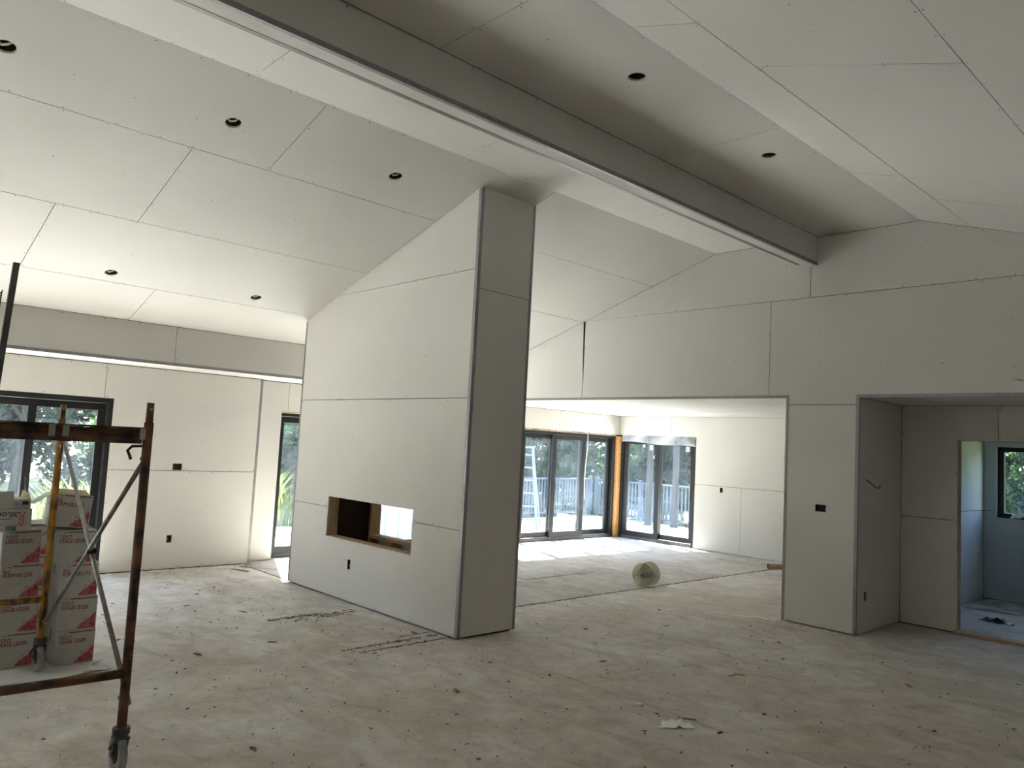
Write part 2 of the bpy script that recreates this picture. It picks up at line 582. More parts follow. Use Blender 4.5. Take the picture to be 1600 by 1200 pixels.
# flat centre of the ceiling
PF = Plane((0, 0, ZF), X, Y, -Z)
cf = core('ceiling_flat', PF, [rect(XCR, XR, Y0, YG + .1)], -0.12, -0.17, 'flat middle strip of the drywall ceiling on both sides of the boxed beam', 'ceiling')
POTS_F = [(-3.114, 3.94), (-3.106, 5.72)]
def flat_row(x0, x1, ys):
    out = []
    for y0, y1 in zip(ys[:-1], ys[1:]):
        out.append((rect(x0, x1, y0, y1), [circ(px, py, PR) for px, py in POTS_F if x0 < px < x1 and y0 < py < y1]))
    return out
sheets(PF, flat_row(XCR, XB0, [Y0, -1.2, 2.19, 4.09, 6.50, YG]) + flat_row(XB1, XR, [Y0, 0.4, 2.83, 5.265, YG]), cf)

# right slope
PR_ = Plane((XR, 0, ZF), Vector((CS, 0, -SL * CS)), Y, Vector((-SL * CS, 0, -CS)))
def ra(x):
    return (x - XR) / CS
cr = core('ceiling_right_slope', PR_, [rect(0, ra(XRW) + .1, Y0, YG + .1)], -0.12, -0.17, 'right sloping ceiling of pale drywall sheets', 'ceiling')
rr = []
for x0, x1, ys in ((XR, -2.31, [Y0, 0.4, 3.43, 6.47, YG]), (-2.31, -1.18, [Y0, 0.4, 4.07, 7.17, YG]),
                   (-1.18, -0.05, [Y0, 1.6, 5.9, YG]), (-0.05, XRW, [Y0, 3.0, YG])):
    for y0, y1 in zip(ys[:-1], ys[1:]):
        rr.append(rect(ra(x0), ra(x1), y0, y1))
sheets(PR_, rr, cr)

# boxed beam
bm_ = MB().box((XB0 + .02, Y0, ZB + .02), (XB1 - .02, YG, ZF + .1)).obj('ceiling_beam', 'core')
tag(bm_, 'long boxed drywall beam with grey metal corner beads under the flat ceiling', 'beam', kind='structure')
for pl, ys in ((Plane((XB1, 0, 0), Y, Z, X), [Y0, 0.6, YG]), (Plane((XB0, 0, 0), Y, Z, -X), [Y0, 0.4, YG])):
    sheets(pl, [rect(a, b, ZB, ZF) for a, b in zip(ys[:-1], ys[1:])], bm_, sdens=0.6)
sheets(Plane((0, 0, ZB), X, Y, -Z), [rect(XB0, XB1, a, b) for a, b in zip([Y0, 0.9, 4.5], [0.9, 4.5, YG])], bm_, screws=False)
bead(bm_, (XB1, Y0, ZB), (XB1, YG, ZB), X, -Z, 0.032)
bead(bm_, (XB0, Y0, ZB), (XB0, YG - 0.12, ZB), -X, -Z, 0.032)

# left bay header and low ceiling
hb = MB().box((XH - .02, Y0, ZH0 + .02), (XH - .3, YG, ZH1 + .2)).obj('ceiling_header', 'core')
tag(hb, 'drywall header band with grey bead above the left bay', 'header', kind='structure')
PH = Plane((XH, 0, 0), Y, Z, X)
sheets(PH, [rect(a, b, ZH0, ZH1) for a, b in zip([Y0, -.4, 3.28, 6.94], [-.4, 3.28, 6.94, YG])], hb, sdens=0.8)
bead(hb, (XH, Y0, ZH0), (XH, YG, ZH0), X, -Z, 0.032)
cb = core('ceiling_bay', Plane((0, 0, ZH0), X, Y, -Z), [rect(XOUT, XH - .02, Y0, YG)], -0.03, -0.1, 'low flat drywall ceiling strip of the left bay', 'ceiling')
sheets(Plane((0, 0, ZH0), X, Y, -Z), [rect(XL2, XH, a, b) for a, b in zip([Y0, 1.0, 4.7], [1.0, 4.7, YG])], cb, sdens=.6)

# ------------------------------------------------------------------ left wall
D1 = (1.20, 2.862)       # patio door opening (y)
D0 = (-2.6, -0.1)        # unseen patio door added along the same wall for fill light
DN = (-5.9, -3.1)       # one more, added out of view to throw light up onto the ceiling
D2 = (5.12, 7.90)        # door behind the fireplace
DA = (9.02, 12.635)      # dining slider
DZ = 2.085
PL = Plane((XL, 0, 0), Y, Z, X)
wl_ = core('wall_left', PL, [rect(Y0, DN[0], 0, 2.52), rect(DN[0], DN[1], DZ, 2.52), rect(DN[1], D0[0], 0, 2.52), rect(D0[0], D0[1], DZ, 2.52), rect(D0[1], D1[0], 0, 2.52), rect(D1[0], D1[1], DZ, 2.52), rect(D1[1], YJ - .02, 0, 2.52)],
           -0.03, XOUT - XL, 'left drywall wall with the black patio door and two electrical boxes')
E_L = [(3.676, 1.28, 0.115, 0.082), (3.65, 0.383, 0.062, 0.092)]
def erect(e):
    a, b, w, h = e
    return rect(a - w / 2, a + w / 2, b - h / 2, b + h / 2)
sheets(PL, [(rect(D1[1], YJ, 0.012, 1.235), [erect(E_L[1])]),
            ([(D1[1], 1.235), (YJ, 1.235), (YJ, 2.5), (2.755, 2.5), (2.755, DZ), (D1[1], DZ)], [erect((3.676, 1.285, 0.115, 0.082))]),
            rect(-0.1, 2.755, DZ, 2.5), rect(-0.1, 1.2, 0.012, 1.235), rect(-.1, 1.2, 1.235, DZ), rect(-3.1, -0.1, DZ, 2.5), rect(-3.1, -2.6, .012, DZ), rect(Y0, -3.1, DZ, 2.5), rect(Y0, -5.9, .012, DZ)], wl_)
bead(wl_, (XL, YJ, 0.012), (XL, YJ, ZH0), X, Y, 0.03)
sheets(Plane((0, YJ, 0), X, Z, Y), [rect(XL2, XL, 0.012, 2.5)], wl_, screws=False)
PL2 = Plane((XL2, 0, 0), Y, Z, X)
w2 = core('wall_left_recess', PL2, [rect(YJ - .02, D2[0], 0, 2.6), rect(D2[0], D2[1], DZ, 2.6), rect(D2[1], DA[0], 0, 2.6), rect(DA[0], DA[1], DZ + .02, 2.6), rect(DA[1], YB + .2, 0, 2.6)],
          -0.03, XOUT - XL2, 'set-back drywall wall left of and beyond the fireplace')
sheets(PL2, [[(YJ, .012), (D2[0], .012), (D2[0], DZ), (5.21, DZ), (5.21, 2.5), (YJ, 2.5)], rect(5.21, D2[1], DZ, 2.5), rect(D2[1], YG, .012, 2.5),
             rect(YG + .15, DA[0], .012, 2.51), rect(YG + .15, 10.9, DZ + .03, 2.51), rect(10.9, YB, DZ + .03, 2.51)], w2, sdens=.7)

# ------------------------------------------------------------------ gable wall
PG = Plane((0, YG, 0), X, Z, -Y)
OL = -9.3
gpoly = [(XOUT, ZO), (XO, ZO), (XO, 0), (XN, 0), (XN, ZO), (-1.15, ZO), (-1.15, 0), (XRW, 0), (XRW, zr(XRW) + .1), (XR, ZF + .1), (XCR, ZF + .1), (XOUT, zs(XOUT) + .1)]
wg = core('wall_gable', PG, [[(OL, ZO + .02), (XO + .02, ZO + .02), (XO + .02, 0), (XN - .02, 0), (XN - .02, ZO + .02), (-1.13, ZO + .02), (-1.13, 0), (XRW, 0), (XRW, zr(XRW) + .1), (XR, ZF + .1), (XCR, ZF + .1), (XH, zs(XH) + .1), (XOUT, zs(XH) + .1), (XOUT, 0), (OL, 0)]],
          -0.04, -0.105, 'gable end drywall wall with the wide opening and the recessed hall')
ZJ = 3.607
XSL = XCR + (ZJ - ZF) / SL
XSR = XR + (ZF - ZJ) / SL
EG = (-3.753, 1.277, 0.115, 0.078)
gs = [[(XH, ZO), (-7.25, ZO), (-7.25, zs(-7.25)), (XH, zs(XH))],
      [(-7.25, ZO), (-4.388, ZO), (-4.388, ZJ), (XSL, ZJ), (-7.25, zs(-7.25))],
      [(-4.388, ZO), (XO, ZO), (XO, 2.40), (XN, 2.40), (XN, ZO), (-0.73, ZO), (-0.73, ZJ), (-4.388, ZJ)],
      (rect(XO, XN, 0.014, 2.40), [erect(EG)]),
      [(XSL, ZJ), (-3.917, ZJ), (-3.917, ZF), (XCR, ZF)],
      [(-3.917, ZJ), (XSR, ZJ), (XR, ZF), (-3.917, ZF)],
      [(-0.73, ZO), (XRW, ZO), (XRW, zr(XRW)), (XSR, ZJ), (-0.73, ZJ)],
      rect(-1.15, XRW, 0.012, ZO), rect(XOUT + .2, OL, 0.012, ZO)]
sheets(PG, gs, wg)
# far face and jambs of the wide opening
PGB = Plane((0, YG + .145, 0), X, Z, Y)
sheets(PGB, [rect(XO, -3.62, .012, 2.5), rect(XL2, OL, .012, 2.5)], wg, screws=False)
sheets(Plane((XO, 0, 0), Y, Z, -X), [rect(YG, YG + .145, .012, ZO)], wg, screws=False)
sheets(Plane((OL, 0, 0), Y, Z, X), [rect(YG, YG + .145, .012, ZO)], wg, screws=False)
sheets(Plane((0, 0, ZO), X, Y, -Z), [rect(OL, XO, YG, YG + .145)], wg, screws=False)
bead(wg, (OL, YG, ZO), (XO + .03, YG, ZO), -Y, -Z, 0.03)
bead(wg, (XO, YG, 0.012), (XO, YG, ZO), -Y, -X, 0.03)
bead(wg, (XN, YG, 0.012), (XN, YG, ZO), -Y, X, 0.03)
bead(wg, (XN - .03, YG, ZO), (-1.15, YG, ZO), -Y, -Z, 0.03)

# recessed hall
PN = Plane((XN, 0, 0), Y, Z, X)
wn_ = core('wall_niche_left', PN, [rect(YG + .11, YN, 0, ZO + .1)], -0.04, -.12, 'shaded left side wall of the recessed hall')
EN = (8.448, 0.385, 0.058, 0.092)
sheets(PN, [(rect(YG, YN, 0.012, ZO), [erect(EN)])], wn_)
PNB = Plane((0, YN, 0), X, Z, -Y)
DBX = (-2.769, -1.93)
wnb = core('wall_niche_back', PNB, [rect(XN - .1, DBX[0] - .02, 0, ZO + .1), rect(DBX[0] - .02, DBX[1] + .02, 2.115, ZO + .1), rect(DBX[1] + .02, -1.0, 0, ZO + .1)], -0.03, -.09, 'back wall of the recessed hall with a doorway to the small bright room')
sheets(PNB, [rect(XN, DBX[0], .012, 1.212), [(XN, 1.212), (DBX[0], 1.212), (DBX[0], 2.09), (-2.381, 2.09), (-2.381, ZO), (XN, ZO)],
             [(-2.381, 2.09), (DBX[1], 2.09), (DBX[1], 1.212), (-1.05, 1.212), (-1.05, ZO), (-2.381, ZO)], rect(DBX[1], -1.05, .012, 1.212)], wnb)
for (a, b) in (((DBX[0] - .036, YN + .001, .0), (DBX[0], YN + .118, 2.09)), ((DBX[1], YN + .001, 0), (DBX[1] + .036, YN + .118, 2.09)), ((DBX[0] - .036, YN + .001, 2.09), (DBX[1] + .036, YN + .118, 2.112))):
    MB().box(a, b).obj('door_jamb', 'stud', wnb)
MB().box((DBX[0] - .02, YN - .03, 0.0005), (DBX[1] + .02, YN + .10, 0.032)).obj('sill_plate', 'stud', wnb)
cn = core('ceiling_niche', Plane((0, 0, ZO), X, Y, -Z), [rect(XN - .1, -1.0, YG + .11, YN + .1)], -0.03, -.09, 'low dark ceiling of the recessed hall', 'ceiling')
sheets(Plane((0, 0, ZO), X, Y, -Z), [rect(XN, -1.15, YG, YN)], cn, screws=False)
PNR = Plane((-1.15, 0, 0), Y, Z, -X)
wnr = core('wall_niche_right', PNR, [rect(YG + .11, YN, 0, ZO + .1)], -.03, -.1, 'right side wall of the recessed hall')
sheets(PNR, [rect(YG, YN, .012, ZO)], wnr, screws=False)

# small room behind the hall
BX0, BY1, BZ = -3.30, 12.36, 2.44
wb = core('wall_bath_left', Plane((BX0, 0, 0), Y, Z, X), [rect(YN + .1, BY1 + .2, 0, 2.6)], -.03, -.1, 'pale blue grey left wall of the small room behind the hall')
PBL = Plane((BX0, 0, 0), Y, Z, X)
sheets(PBL, [rect(YN + .13, BY1, .012, 1.22), rect(YN + .13, BY1, 1.22, BZ)], wb, 'blueboard', sdens=.6)
PBF = Plane((0, BY1, 0), X, Z, -Y)
BWX, BWZ = (-3.14, -1.98), (1.135, 2.115)
wbf = core('wall_bath_far', PBF, [rect(BX0 - .1, BWX[0] - .02, 0, 2.6), rect(BWX[1] + .02, -0.9, 0, 2.6), rect(BWX[0] - .02, BWX[1] + .02, 0, BWZ[0] - .02), rect(BWX[0] - .02, BWX[1] + .02, BWZ[1] + .02, 2.6)], -.03, -.3, 'shaded blue grey far wall of the small room below its window')
sheets(PBF, [[(BX0, 1.22), (BWX[0], 1.22), (BWX[0], BWZ[1]), (BWX[1], BWZ[1]), (BWX[1], 1.22), (-1.0, 1.22), (-1.0, BZ), (BX0, BZ)],
             [(BX0, .012), (-1.0, .012), (-1.0, 1.22), (BWX[1], 1.22), (BWX[1], BWZ[0]), (BWX[0], BWZ[0]), (BWX[0], 1.22), (BX0, 1.22)]], wbf, 'blueboard', sdens=.7)
for a, b in (((BWX[0] - .012, BY1, BWZ[0]), (BWX[0], BY1 + .13, BWZ[1])), ((BWX[1], BY1, BWZ[0]), (BWX[1] + .012, BY1 + .13, BWZ[1])),
             ((BWX[0] - .012, BY1, BWZ[0] - .012), (BWX[1] + .012, BY1 + .13, BWZ[0])), ((BWX[0] - .012, BY1, BWZ[1]), (BWX[1] + .012, BY1 + .13, BWZ[1] + .012))):
    MB().box(a, b).obj('window_return', 'drywall', wbf)
wbr = core('wall_bath_right', Plane((-1.0, 0, 0), Y, Z, -X), [rect(YN + .1, BY1 + .2, 0, 2.6)], 0, -.1, 'right wall of the small room behind the hall', m='blueboard')
cbt = core('ceiling_bath', Plane((0, 0, BZ), X, Y, -Z), [rect(BX0 - .1, -.9, YN + .1, BY1 + .2)], 0, -.1, 'ceiling of the small room behind the hall', 'ceiling', m='blueboard')
sheets(Plane((0, YN + .125, 0), X, Z, Y), [rect(BX0, DBX[0], .012, BZ), rect(DBX[0], DBX[1], 2.1, BZ), rect(DBX[1], -1.0, .012, BZ)], wnb, 'blueboard', screws=False)

# ------------------------------------------------------------------ dining room beyond the wide opening
PD = Plane((0, YB, 0), X, Z, -Y)
SB = (-10.085, -8.285)
wd = core('wall_far', PD, [rect(XOUT, SB[0], 0, 2.6), rect(SB[0], SB[1], DZ + .03, 2.6), rect(SB[1], -3.4, 0, 2.6)], -.03, -.2, 'bright far drywall wall beyond the wide opening')
ED = (-7.708, 1.155, .06, .09)
sheets(PD, [rect(XL2, -8.86, DZ + .03, ZBR), [(-8.86, DZ + .03), (SB[1], DZ + .03), (SB[1], 1.225), (-6.0, 1.225), (-6.0, ZBR), (-8.86, ZBR)],
            (rect(SB[1], -7.3, .012, 1.225), [erect(ED)]), rect(-7.3, -4.9, .012, 1.225), rect(-6, -3.62, 1.225, ZBR), rect(-4.9, -3.62, .012, 1.225)], wd, sdens=.8)
cd_ = core('ceiling_far_room', Plane((0, 0, ZBR), X, Y, -Z), [rect(XOUT, -3.4, YG + .1, YB + .2)], -.12, -.2, 'flat bright ceiling of the far room with small light cutouts', 'ceiling')
POTS_D = [(-9.15, 9.50), (-7.40, 9.82), (-8.60, 10.30), (-6.90, 10.38), (-8.85, 12.1), (-7.03, 11.95), (-5.06, 9.30), (-6.84, 9.2)]
dsh = []
for x0, x1 in ((XL2, -8.1), (-8.1, -6.0), (-6.0, -3.62)):
    for y0, y1 in ((YG, 10.0), (10.0, 11.22), (11.22, YB)):
        dsh.append((rect(x0, x1, y0, y1), [circ(a, b, .05, 14) for a, b in POTS_D if x0 < a < x1 and y0 < b < y1]))
sheets(Plane((0, 0, ZBR), X, Y, -Z), dsh, cd_, sdens=.6)
wdr = core('wall_far_room_right', Plane((-3.62, 0, 0), Y, Z, -X), [rect(YG + .12, YB + .2, 0, 2.6)], -.02, -.1, 'right side wall of the far room')
sheets(Plane((-3.62, 0, 0), Y, Z, -X), [rect(YG + .15, 10.5, .012, ZBR), rect(10.5, YB, .012, ZBR)], wdr, screws=False)
pc = MB().box((XL2 - .02, DA[1] + .02, 0.01), (SB[0] - .004, YB - .002, 2.085)).obj('trim_1', 'osb')
tag(pc, 'raw orange strand board post at the corner between the two sliding doors', 'post', kind='structure')

# ------------------------------------------------------------------ rest of the shell, behind the camera
wr = MB().box((XRW, Y0 - .1, 0), (XRW + .12, YG + .1, 4.4)).obj('wall_right', 'drywall')
tag(wr, 'right hand drywall wall behind the viewpoint', 'wall', kind='structure')
tag(MB().box((XOUT, Y0 - .12, 0), (XRW + .1, Y0, 4.5)).obj('wall_back', 'drywall'), 'drywall wall behind the viewpoint', 'wall', kind='structure')

# ------------------------------------------------------------------ fireplace chase
def colz(x):
    return zs(x)
FH = (-7.79, -6.18, 0.655, 1.092)     # hole x0,x1,z0,z1
fp = MB()
fp.box((XCL + .03, YC0 + .03, 0), (FH[0] - .05, YC1 - .03, zs(XCL) - .02))
fp.box((FH[1] + .05, YC0 + .14, 0), (XC - .03, YC1 - .03, 3.9))
fp.box((FH[0] - .05, YC0 + .14, 1.45), (FH[1] + .05, YC1 - .14, 3.2))
fp.box((FH[0] - .05, YC0 + .14, 0), (FH[1] + .05, YC1 - .14, 0.30))
fpo = fp.obj('wall_fireplace', 'cavity')
tag(fpo, 'tall free-standing drywall fireplace wall with a see-through rectangular opening', 'fireplace wall', kind='structure')
PW = Plane((0, YC0, 0), X, Z, -Y)
hole = rect(*FH)
z1, z2, z3 = 0.975, 2.195, 3.415
def xat(z):
    return XCR + (z - ZF) / SL
EF = (-7.275, 0.402, .058, .105)
sheets(PW, [([(XCL, .016), (XC, .016), (XC, z1), (FH[1], z1), (FH[1], FH[2]), (FH[0], FH[2]), (FH[0], z1), (XCL, z1)], [erect(EF)]),
            [(XCL, z1), (FH[0], z1), (FH[0], FH[3]), (FH[1], FH[3]), (FH[1], z1), (XC, z1), (XC, z2), (XCL, z2)],
            [(XCL, z2), (XC, z2), (XC, z3), (xat(z3), z3), (XCL, zs(XCL))],
            [(xat(z3), z3), (XC, z3), (XC, zs(XC))]], fpo)
PWB = Plane((0, YC1, 0), X, Z, Y)
FH2 = (-7.775, -6.18, 0.640, 1.092)
sheets(PWB, [[(XCL, .016), (XC, .016), (XC, z1), (FH2[1], z1), (FH2[1], FH2[2]), (FH2[0], FH2[2]), (FH2[0], z1), (XCL, z1)],
             [(XCL, z1), (FH2[0], z1), (FH2[0], FH2[3]), (FH2[1], FH2[3]), (FH2[1], z1), (XC, z1), (XC, z2), (XCL, z2)],
             [(XCL, z2), (XC, z2), (XC, zs(XC)), (XCL, zs(XCL))]], fpo, screws=False)
sheets(Plane((XC, 0, 0), Y, Z, X), [rect(YC0, YC1, .016, 3.23), rect(YC0, YC1, 3.23, zs(XC))], fpo, sdens=.8)
sheets(Plane((XCL, 0, 0), Y, Z, -X), [rect(YC0, YC1, .016, zs(XCL))], fpo, screws=False)
bead(fpo, (XC, YC0, .016), (XC, YC0, zs(XC) - .01), -Y, X, 0.036)
bead(fpo, (XC, YC1, .016), (XC, YC1, zs(XC) - .01), Y, X, 0.030)
bead(fpo, (XCL, YC0, .016), (XCL, YC0, zs(XCL) - .02), -Y, -X, 0.024)
bead(fpo, (XCL, YC1, .016), (XCL, YC1, zs(XCL) - .02), Y, -X, 0.024)
def wood(a, b, name='stud', m='stud'):
    return MB().box(a, b).obj(name, m, fpo)
wood((FH[0] - .038, YC0 + .0135, .3), (FH[0], YC0 + .14, 1.45))
wood((FH[1], YC0 + .0135, .3), (FH[1] + .038, YC0 + .14, 1.45))
wood((FH[0], YC0 + .0135, FH[2] - .038), (FH[1], YC0 + .14, FH[2]), 'sill_plate')
wood((FH[0], YC0 + .0135, FH[3]), (FH[1], YC0 + .14, FH[3] + .038), 'header_plate')
wood((FH2[0] - .038, YC1 - .14, .3), (FH2[0], YC1 - .0135, 1.45))
wood((FH2[1], YC1 - .14, .3), (FH2[1] + .038, YC1 - .0135, 1.45))
wood((FH2[0], YC1 - .14, FH2[2] - .038), (FH2[1], YC1 - .0135, FH2[2]), 'sill_plate')
wood((FH2[0], YC1 - .14, FH2[3]), (FH2[1], YC1 - .0135, FH2[3] + .038), 'header_plate')
for x in (-7.35, -6.95, -6.55):
    wood((x, YC1 - .14, .3), (x + .038, YC1 - .0135, FH2[2] - .038))
    wood((x, YC0 + .0135, .3), (x + .038, YC0 + .14, FH[2] - .038))

# ------------------------------------------------------------------ windows and doors
def slider(name, label, loc, rz, w, h, n, active=(), frame=0.055, stile=0.082, rail=0.085, pane_m='glass', sill=True):
    """sliding door: local x along the wall, local y outwards"""
    r = empty(name, loc, rz)
    tag(r, label, 'sliding door', kind='structure')
    d = 0.15
    for a, b, nm, m in (((0, 0, 0), (frame, d, h), 'frame_jamb', 'black'), ((w - frame, 0, 0), (w, d, h), 'frame_jamb', 'black'),
                        ((frame, 0, h - frame), (w - frame, d, h), 'frame_head', 'black'), ((frame, 0, 0), (w - frame, d, 0.045), 'frame_sill', 'sill')):
        MB().box(a, b).obj(nm, m, r)
    for yy in (0.012, 0.075):
        MB().box((frame, yy, 0.045), (w - frame, yy + .012, 0.06)).obj('track', 'sill', r)
    inner = w - 2 * frame
    pw = (inner + stile * (n - 1)) / n
    for i in range(n):
        x0 = frame + i * (pw - stile)
        x1 = x0 + pw
        y0 = 0.025 if (i % 2 == 0) else 0.085
        z0, z1_ = 0.062, h - frame - 0.004
        m = MB()
        m.box((x0, y0, z0), (x0 + stile, y0 + .045, z1_)).box((x1 - stile, y0, z0), (x1, y0 + .045, z1_))
        m.box((x0 + stile, y0, z1_ - rail), (x1 - stile, y0 + .045, z1_)).box((x0 + stile, y0, z0), (x1 - stile, y0 + .045, z0 + rail + .015))
        s = m.obj('sash', 'black', r)
        MB().box((x0 + stile - .008, y0 + .018, z0 + rail), (x1 - stile + .008, y0 + .024, z1_ - rail + .008)).obj('pane', pane_m, s)
        if i in active:
            side = active[i]
            xh = x1 - stile / 2 if side > 0 else x0 + stile / 2
            pts = [(xh, y0 - .002, 0.90)] + [(xh, y0 - .05 * math.sin(PI * k / 8) - .002, 0.90 + .24 * k / 8) for k in range(1, 8)] + [(xh, y0 - .002, 1.14)]
            MB().path(pts, .009, 6).obj('handle', 'black', s)
    return r

slider('door_1', 'black framed sliding patio door behind the stacked cartons', (XL - .006, D1[0], 0), PI / 2, D1[1] - D1[0], DZ - .004, 2, {0: 1})
slider('door_2', 'black framed glass door seen in the narrow gap left of the fireplace', (XL2 - .15, D2[0], 0), PI / 2, D2[1] - D2[0], DZ - .004, 3)
slider('door_3', 'wide black framed sliding door with sun falling through it in the far room', (XL2 - .006, DA[0], 0.01), PI / 2, DA[1] - DA[0], DZ - .004, 4, {1: 1, 2: -1}, stile=0.11)
slider('door_4', 'two panel black sliding door in the far wall under plastic film', (SB[0], YB + .006, 0.01), 0, SB[1] - SB[0], DZ - .004, 2, {1: 1}, stile=0.11)
slider('fill_door_5', 'unseen black framed patio door added along the left wall for fill light', (XL - .006, D0[0], 0), PI / 2, D0[1] - D0[0], DZ - .004, 3)
for a, b in (((XL2 - .15, D2[0], DZ - .012), (XL2 - .003, D2[1], DZ)),):
    MB().box(a, b).obj('head_return', 'stud', bpy.data.objects['wall_left_recess'])
MB().box((XL2 - .15, D2[0] - .012, 0), (XL2 - .003, D2[0], DZ)).obj('side_return', 'drywall', bpy.data.objects['wall_left_recess'])
slider('fill_door_6', 'unseen black framed patio door added at the near end to light the ceiling', (XL - .006, DN[0], 0), PI / 2, DN[1] - DN[0], DZ - .004, 3)
# foam and ragged drywall edge over the dining slider
fo = MB()
rng = random.Random(3)
y = DA[0]
while y < DA[1]:
    l = rng.uniform(.05, .16)
    fo.box((XL2 - .01, y, DZ + .004), (XL2 + rng.uniform(.001, .006), y + l, DZ + rng.uniform(.02, .036)))
    y += l
fo.obj('foam_seal', 'shim', bpy.data.objects['wall_left_recess'])

# window in the small room
wbo = empty('window_1', (BWX[0], BY1 + .05, BWZ[0]))
tag(wbo, 'black framed window in the small room behind the hall', 'window', kind='structure')
ww, wh = BWX[1] - BWX[0], BWZ[1] - BWZ[0]
for a, b in (((0, 0, 0), (.075, .08, wh)), ((ww - .075, 0, 0), (ww, .08, wh)), ((.075, 0, 0), (ww - .075, .08, .065)), ((.075, 0, wh - .065), (ww - .075, .08, wh))):
    MB().box(a, b).obj('frame', 'black', wbo)
MB().box((.07, .03, .06), (ww - .07, .036, wh - .06)).obj('pane', 'glass', wbo)
MB().tube((.35, -.012, .03), (.52, -.022, .045), .008, 8).obj('crank_handle', 'black', wbo)

# ------------------------------------------------------------------ recessed light cutouts
def pot(x, y, z, nrm, r, label, group, tagpart=True):
    o = empty('recessed_light_cutout', (x, y, z))
    n = Vector(nrm)
    o.rotation_euler = n.to_track_quat('-Z', 'Y').to_euler()
    tag(o, label, 'light cutout', group)
    MB().lathe([(r - .001, .0), (r - .001, .014), (r - .008, .014), (r - .008, .0), (r - .001, .0)]).obj('rim', 'canlip', o, True)
    MB().lathe([(r + .012, .016), (r + .012, .105), (.001, .105)]).obj('can', 'can', o, True)
    if tagpart:
        MB().path([(-r * .6, .01, .05), (-.01, .015, .012), (r * .35, .0, .004), (r * .7, -.02, .05)], .0075, 6).obj('lead', 'foil', o, True)
    return o
sl_names = ['topmost light cutout at the left edge of the sloping ceiling', 'light cutout in the sloping ceiling left of the drywall sheet joint',
            'light cutout in the sloping ceiling nearest the fireplace top', 'dark light cutout low on the slope above the scaffold side',
            'small light cutout low on the slope near the fireplace edge']
for (x, y), l in zip(POTS_S, sl_names):
    pot(x, y, zs(x), PS.n, PR, l, 'light cutouts in the left slope', True)
for (x, y), l in zip(POTS_F, ['nearer dark light cutout in the flat ceiling beside the beam', 'farther dark light cutout in the flat ceiling beside the beam']):
    pot(x, y, ZF, -Z, PR, l, 'light cutouts beside the beam', False)
for (x, y) in POTS_D:
    pot(x, y, ZBR, -Z, .05, 'small round light cutout in the bright far room ceiling', 'light cutouts in the far room', False)

# ------------------------------------------------------------------ electrical boxes
def ebox(loc, rz, w, h, label, double=False):
    """local x along wall, local y into the wall"""
    o = empty('electrical_box', loc, rz)
    tag(o, label, 'electrical box')
    a, b, d, t = w / 2, h / 2, .06, .003
    m = MB()
    m.box((-a, .0, -b), (-a + t, d, b)).box((a - t, 0, -b), (a, d, b)).box((-a, 0, -b), (a, d, -b + t)).box((-a, 0, b - t), (a, d, b)).box((-a, d, -b), (a, d + t, b))
    m.obj('box_shell', 'elec', o)
    for k in range(3 if double else 2):
        x = (-.5 + (k + .5) / (3 if double else 2)) * w * .7
        MB().path([(x, d, .02), (x + .006, d * .5, .012), (x - .008, d * .2, -.01 + .008 * k), (x + .004, d * .35, -.022)], .0032, 5).obj('wire', 'copper' if k == 0 else 'wire', o)
    return o
ebox((XL, 3.676, 1.285), PI / 2, .114, .081, 'double electrical box on the sheet joint of the left wall', True)
ebox((XL, 3.65, .383), PI / 2, .061, .091, 'single electrical box low on the left wall')
ebox((EG[0], YG, EG[1]), 0, .114, .077, 'double electrical box on the pier between the two openings', True)
ebox((EF[0], YC0, EF[1]), 0, .057, .104, 'single electrical box below the fireplace opening')
ebox((XN, 8.448, .385), PI / 2, .057, .091, 'single electrical box low in the recessed hall')
ebox((ED[0], YB, ED[1]), 0, .059, .089, 'single electrical box on the bright far wall')
o = tag(MB().path([(XN + .002, 8.43, 1.615), (XN + .02, 8.52, 1.575), (XN + .03, 8.62, 1.535), (XN + .03, 8.70, 1.520), (XN + .03, 8.735, 1.528), (XN + .028, 8.742, 1.555)], .005, 6).obj('wire_stub', 'wire', smooth=True),
        'black wire stub poking out of the recessed hall side wall', 'wire')
o = empty('cable_stub', (-1.90, YG, 2.62))
tag(o, 'cable stub coming out of the gable wall above the hall', 'cable')
MB().path([(0, 0, 0), (.0, -.03, .004), (-.03, -.045, .012), (-.05, -.04, .0)], .007, 6).obj('cable', 'cable', o, True)
MB().path([(0.02, 0, 0), (.05, -.03, -.01), (.07, -.03, .008)], .006, 6).obj('wire_end', 'copper', o, True)

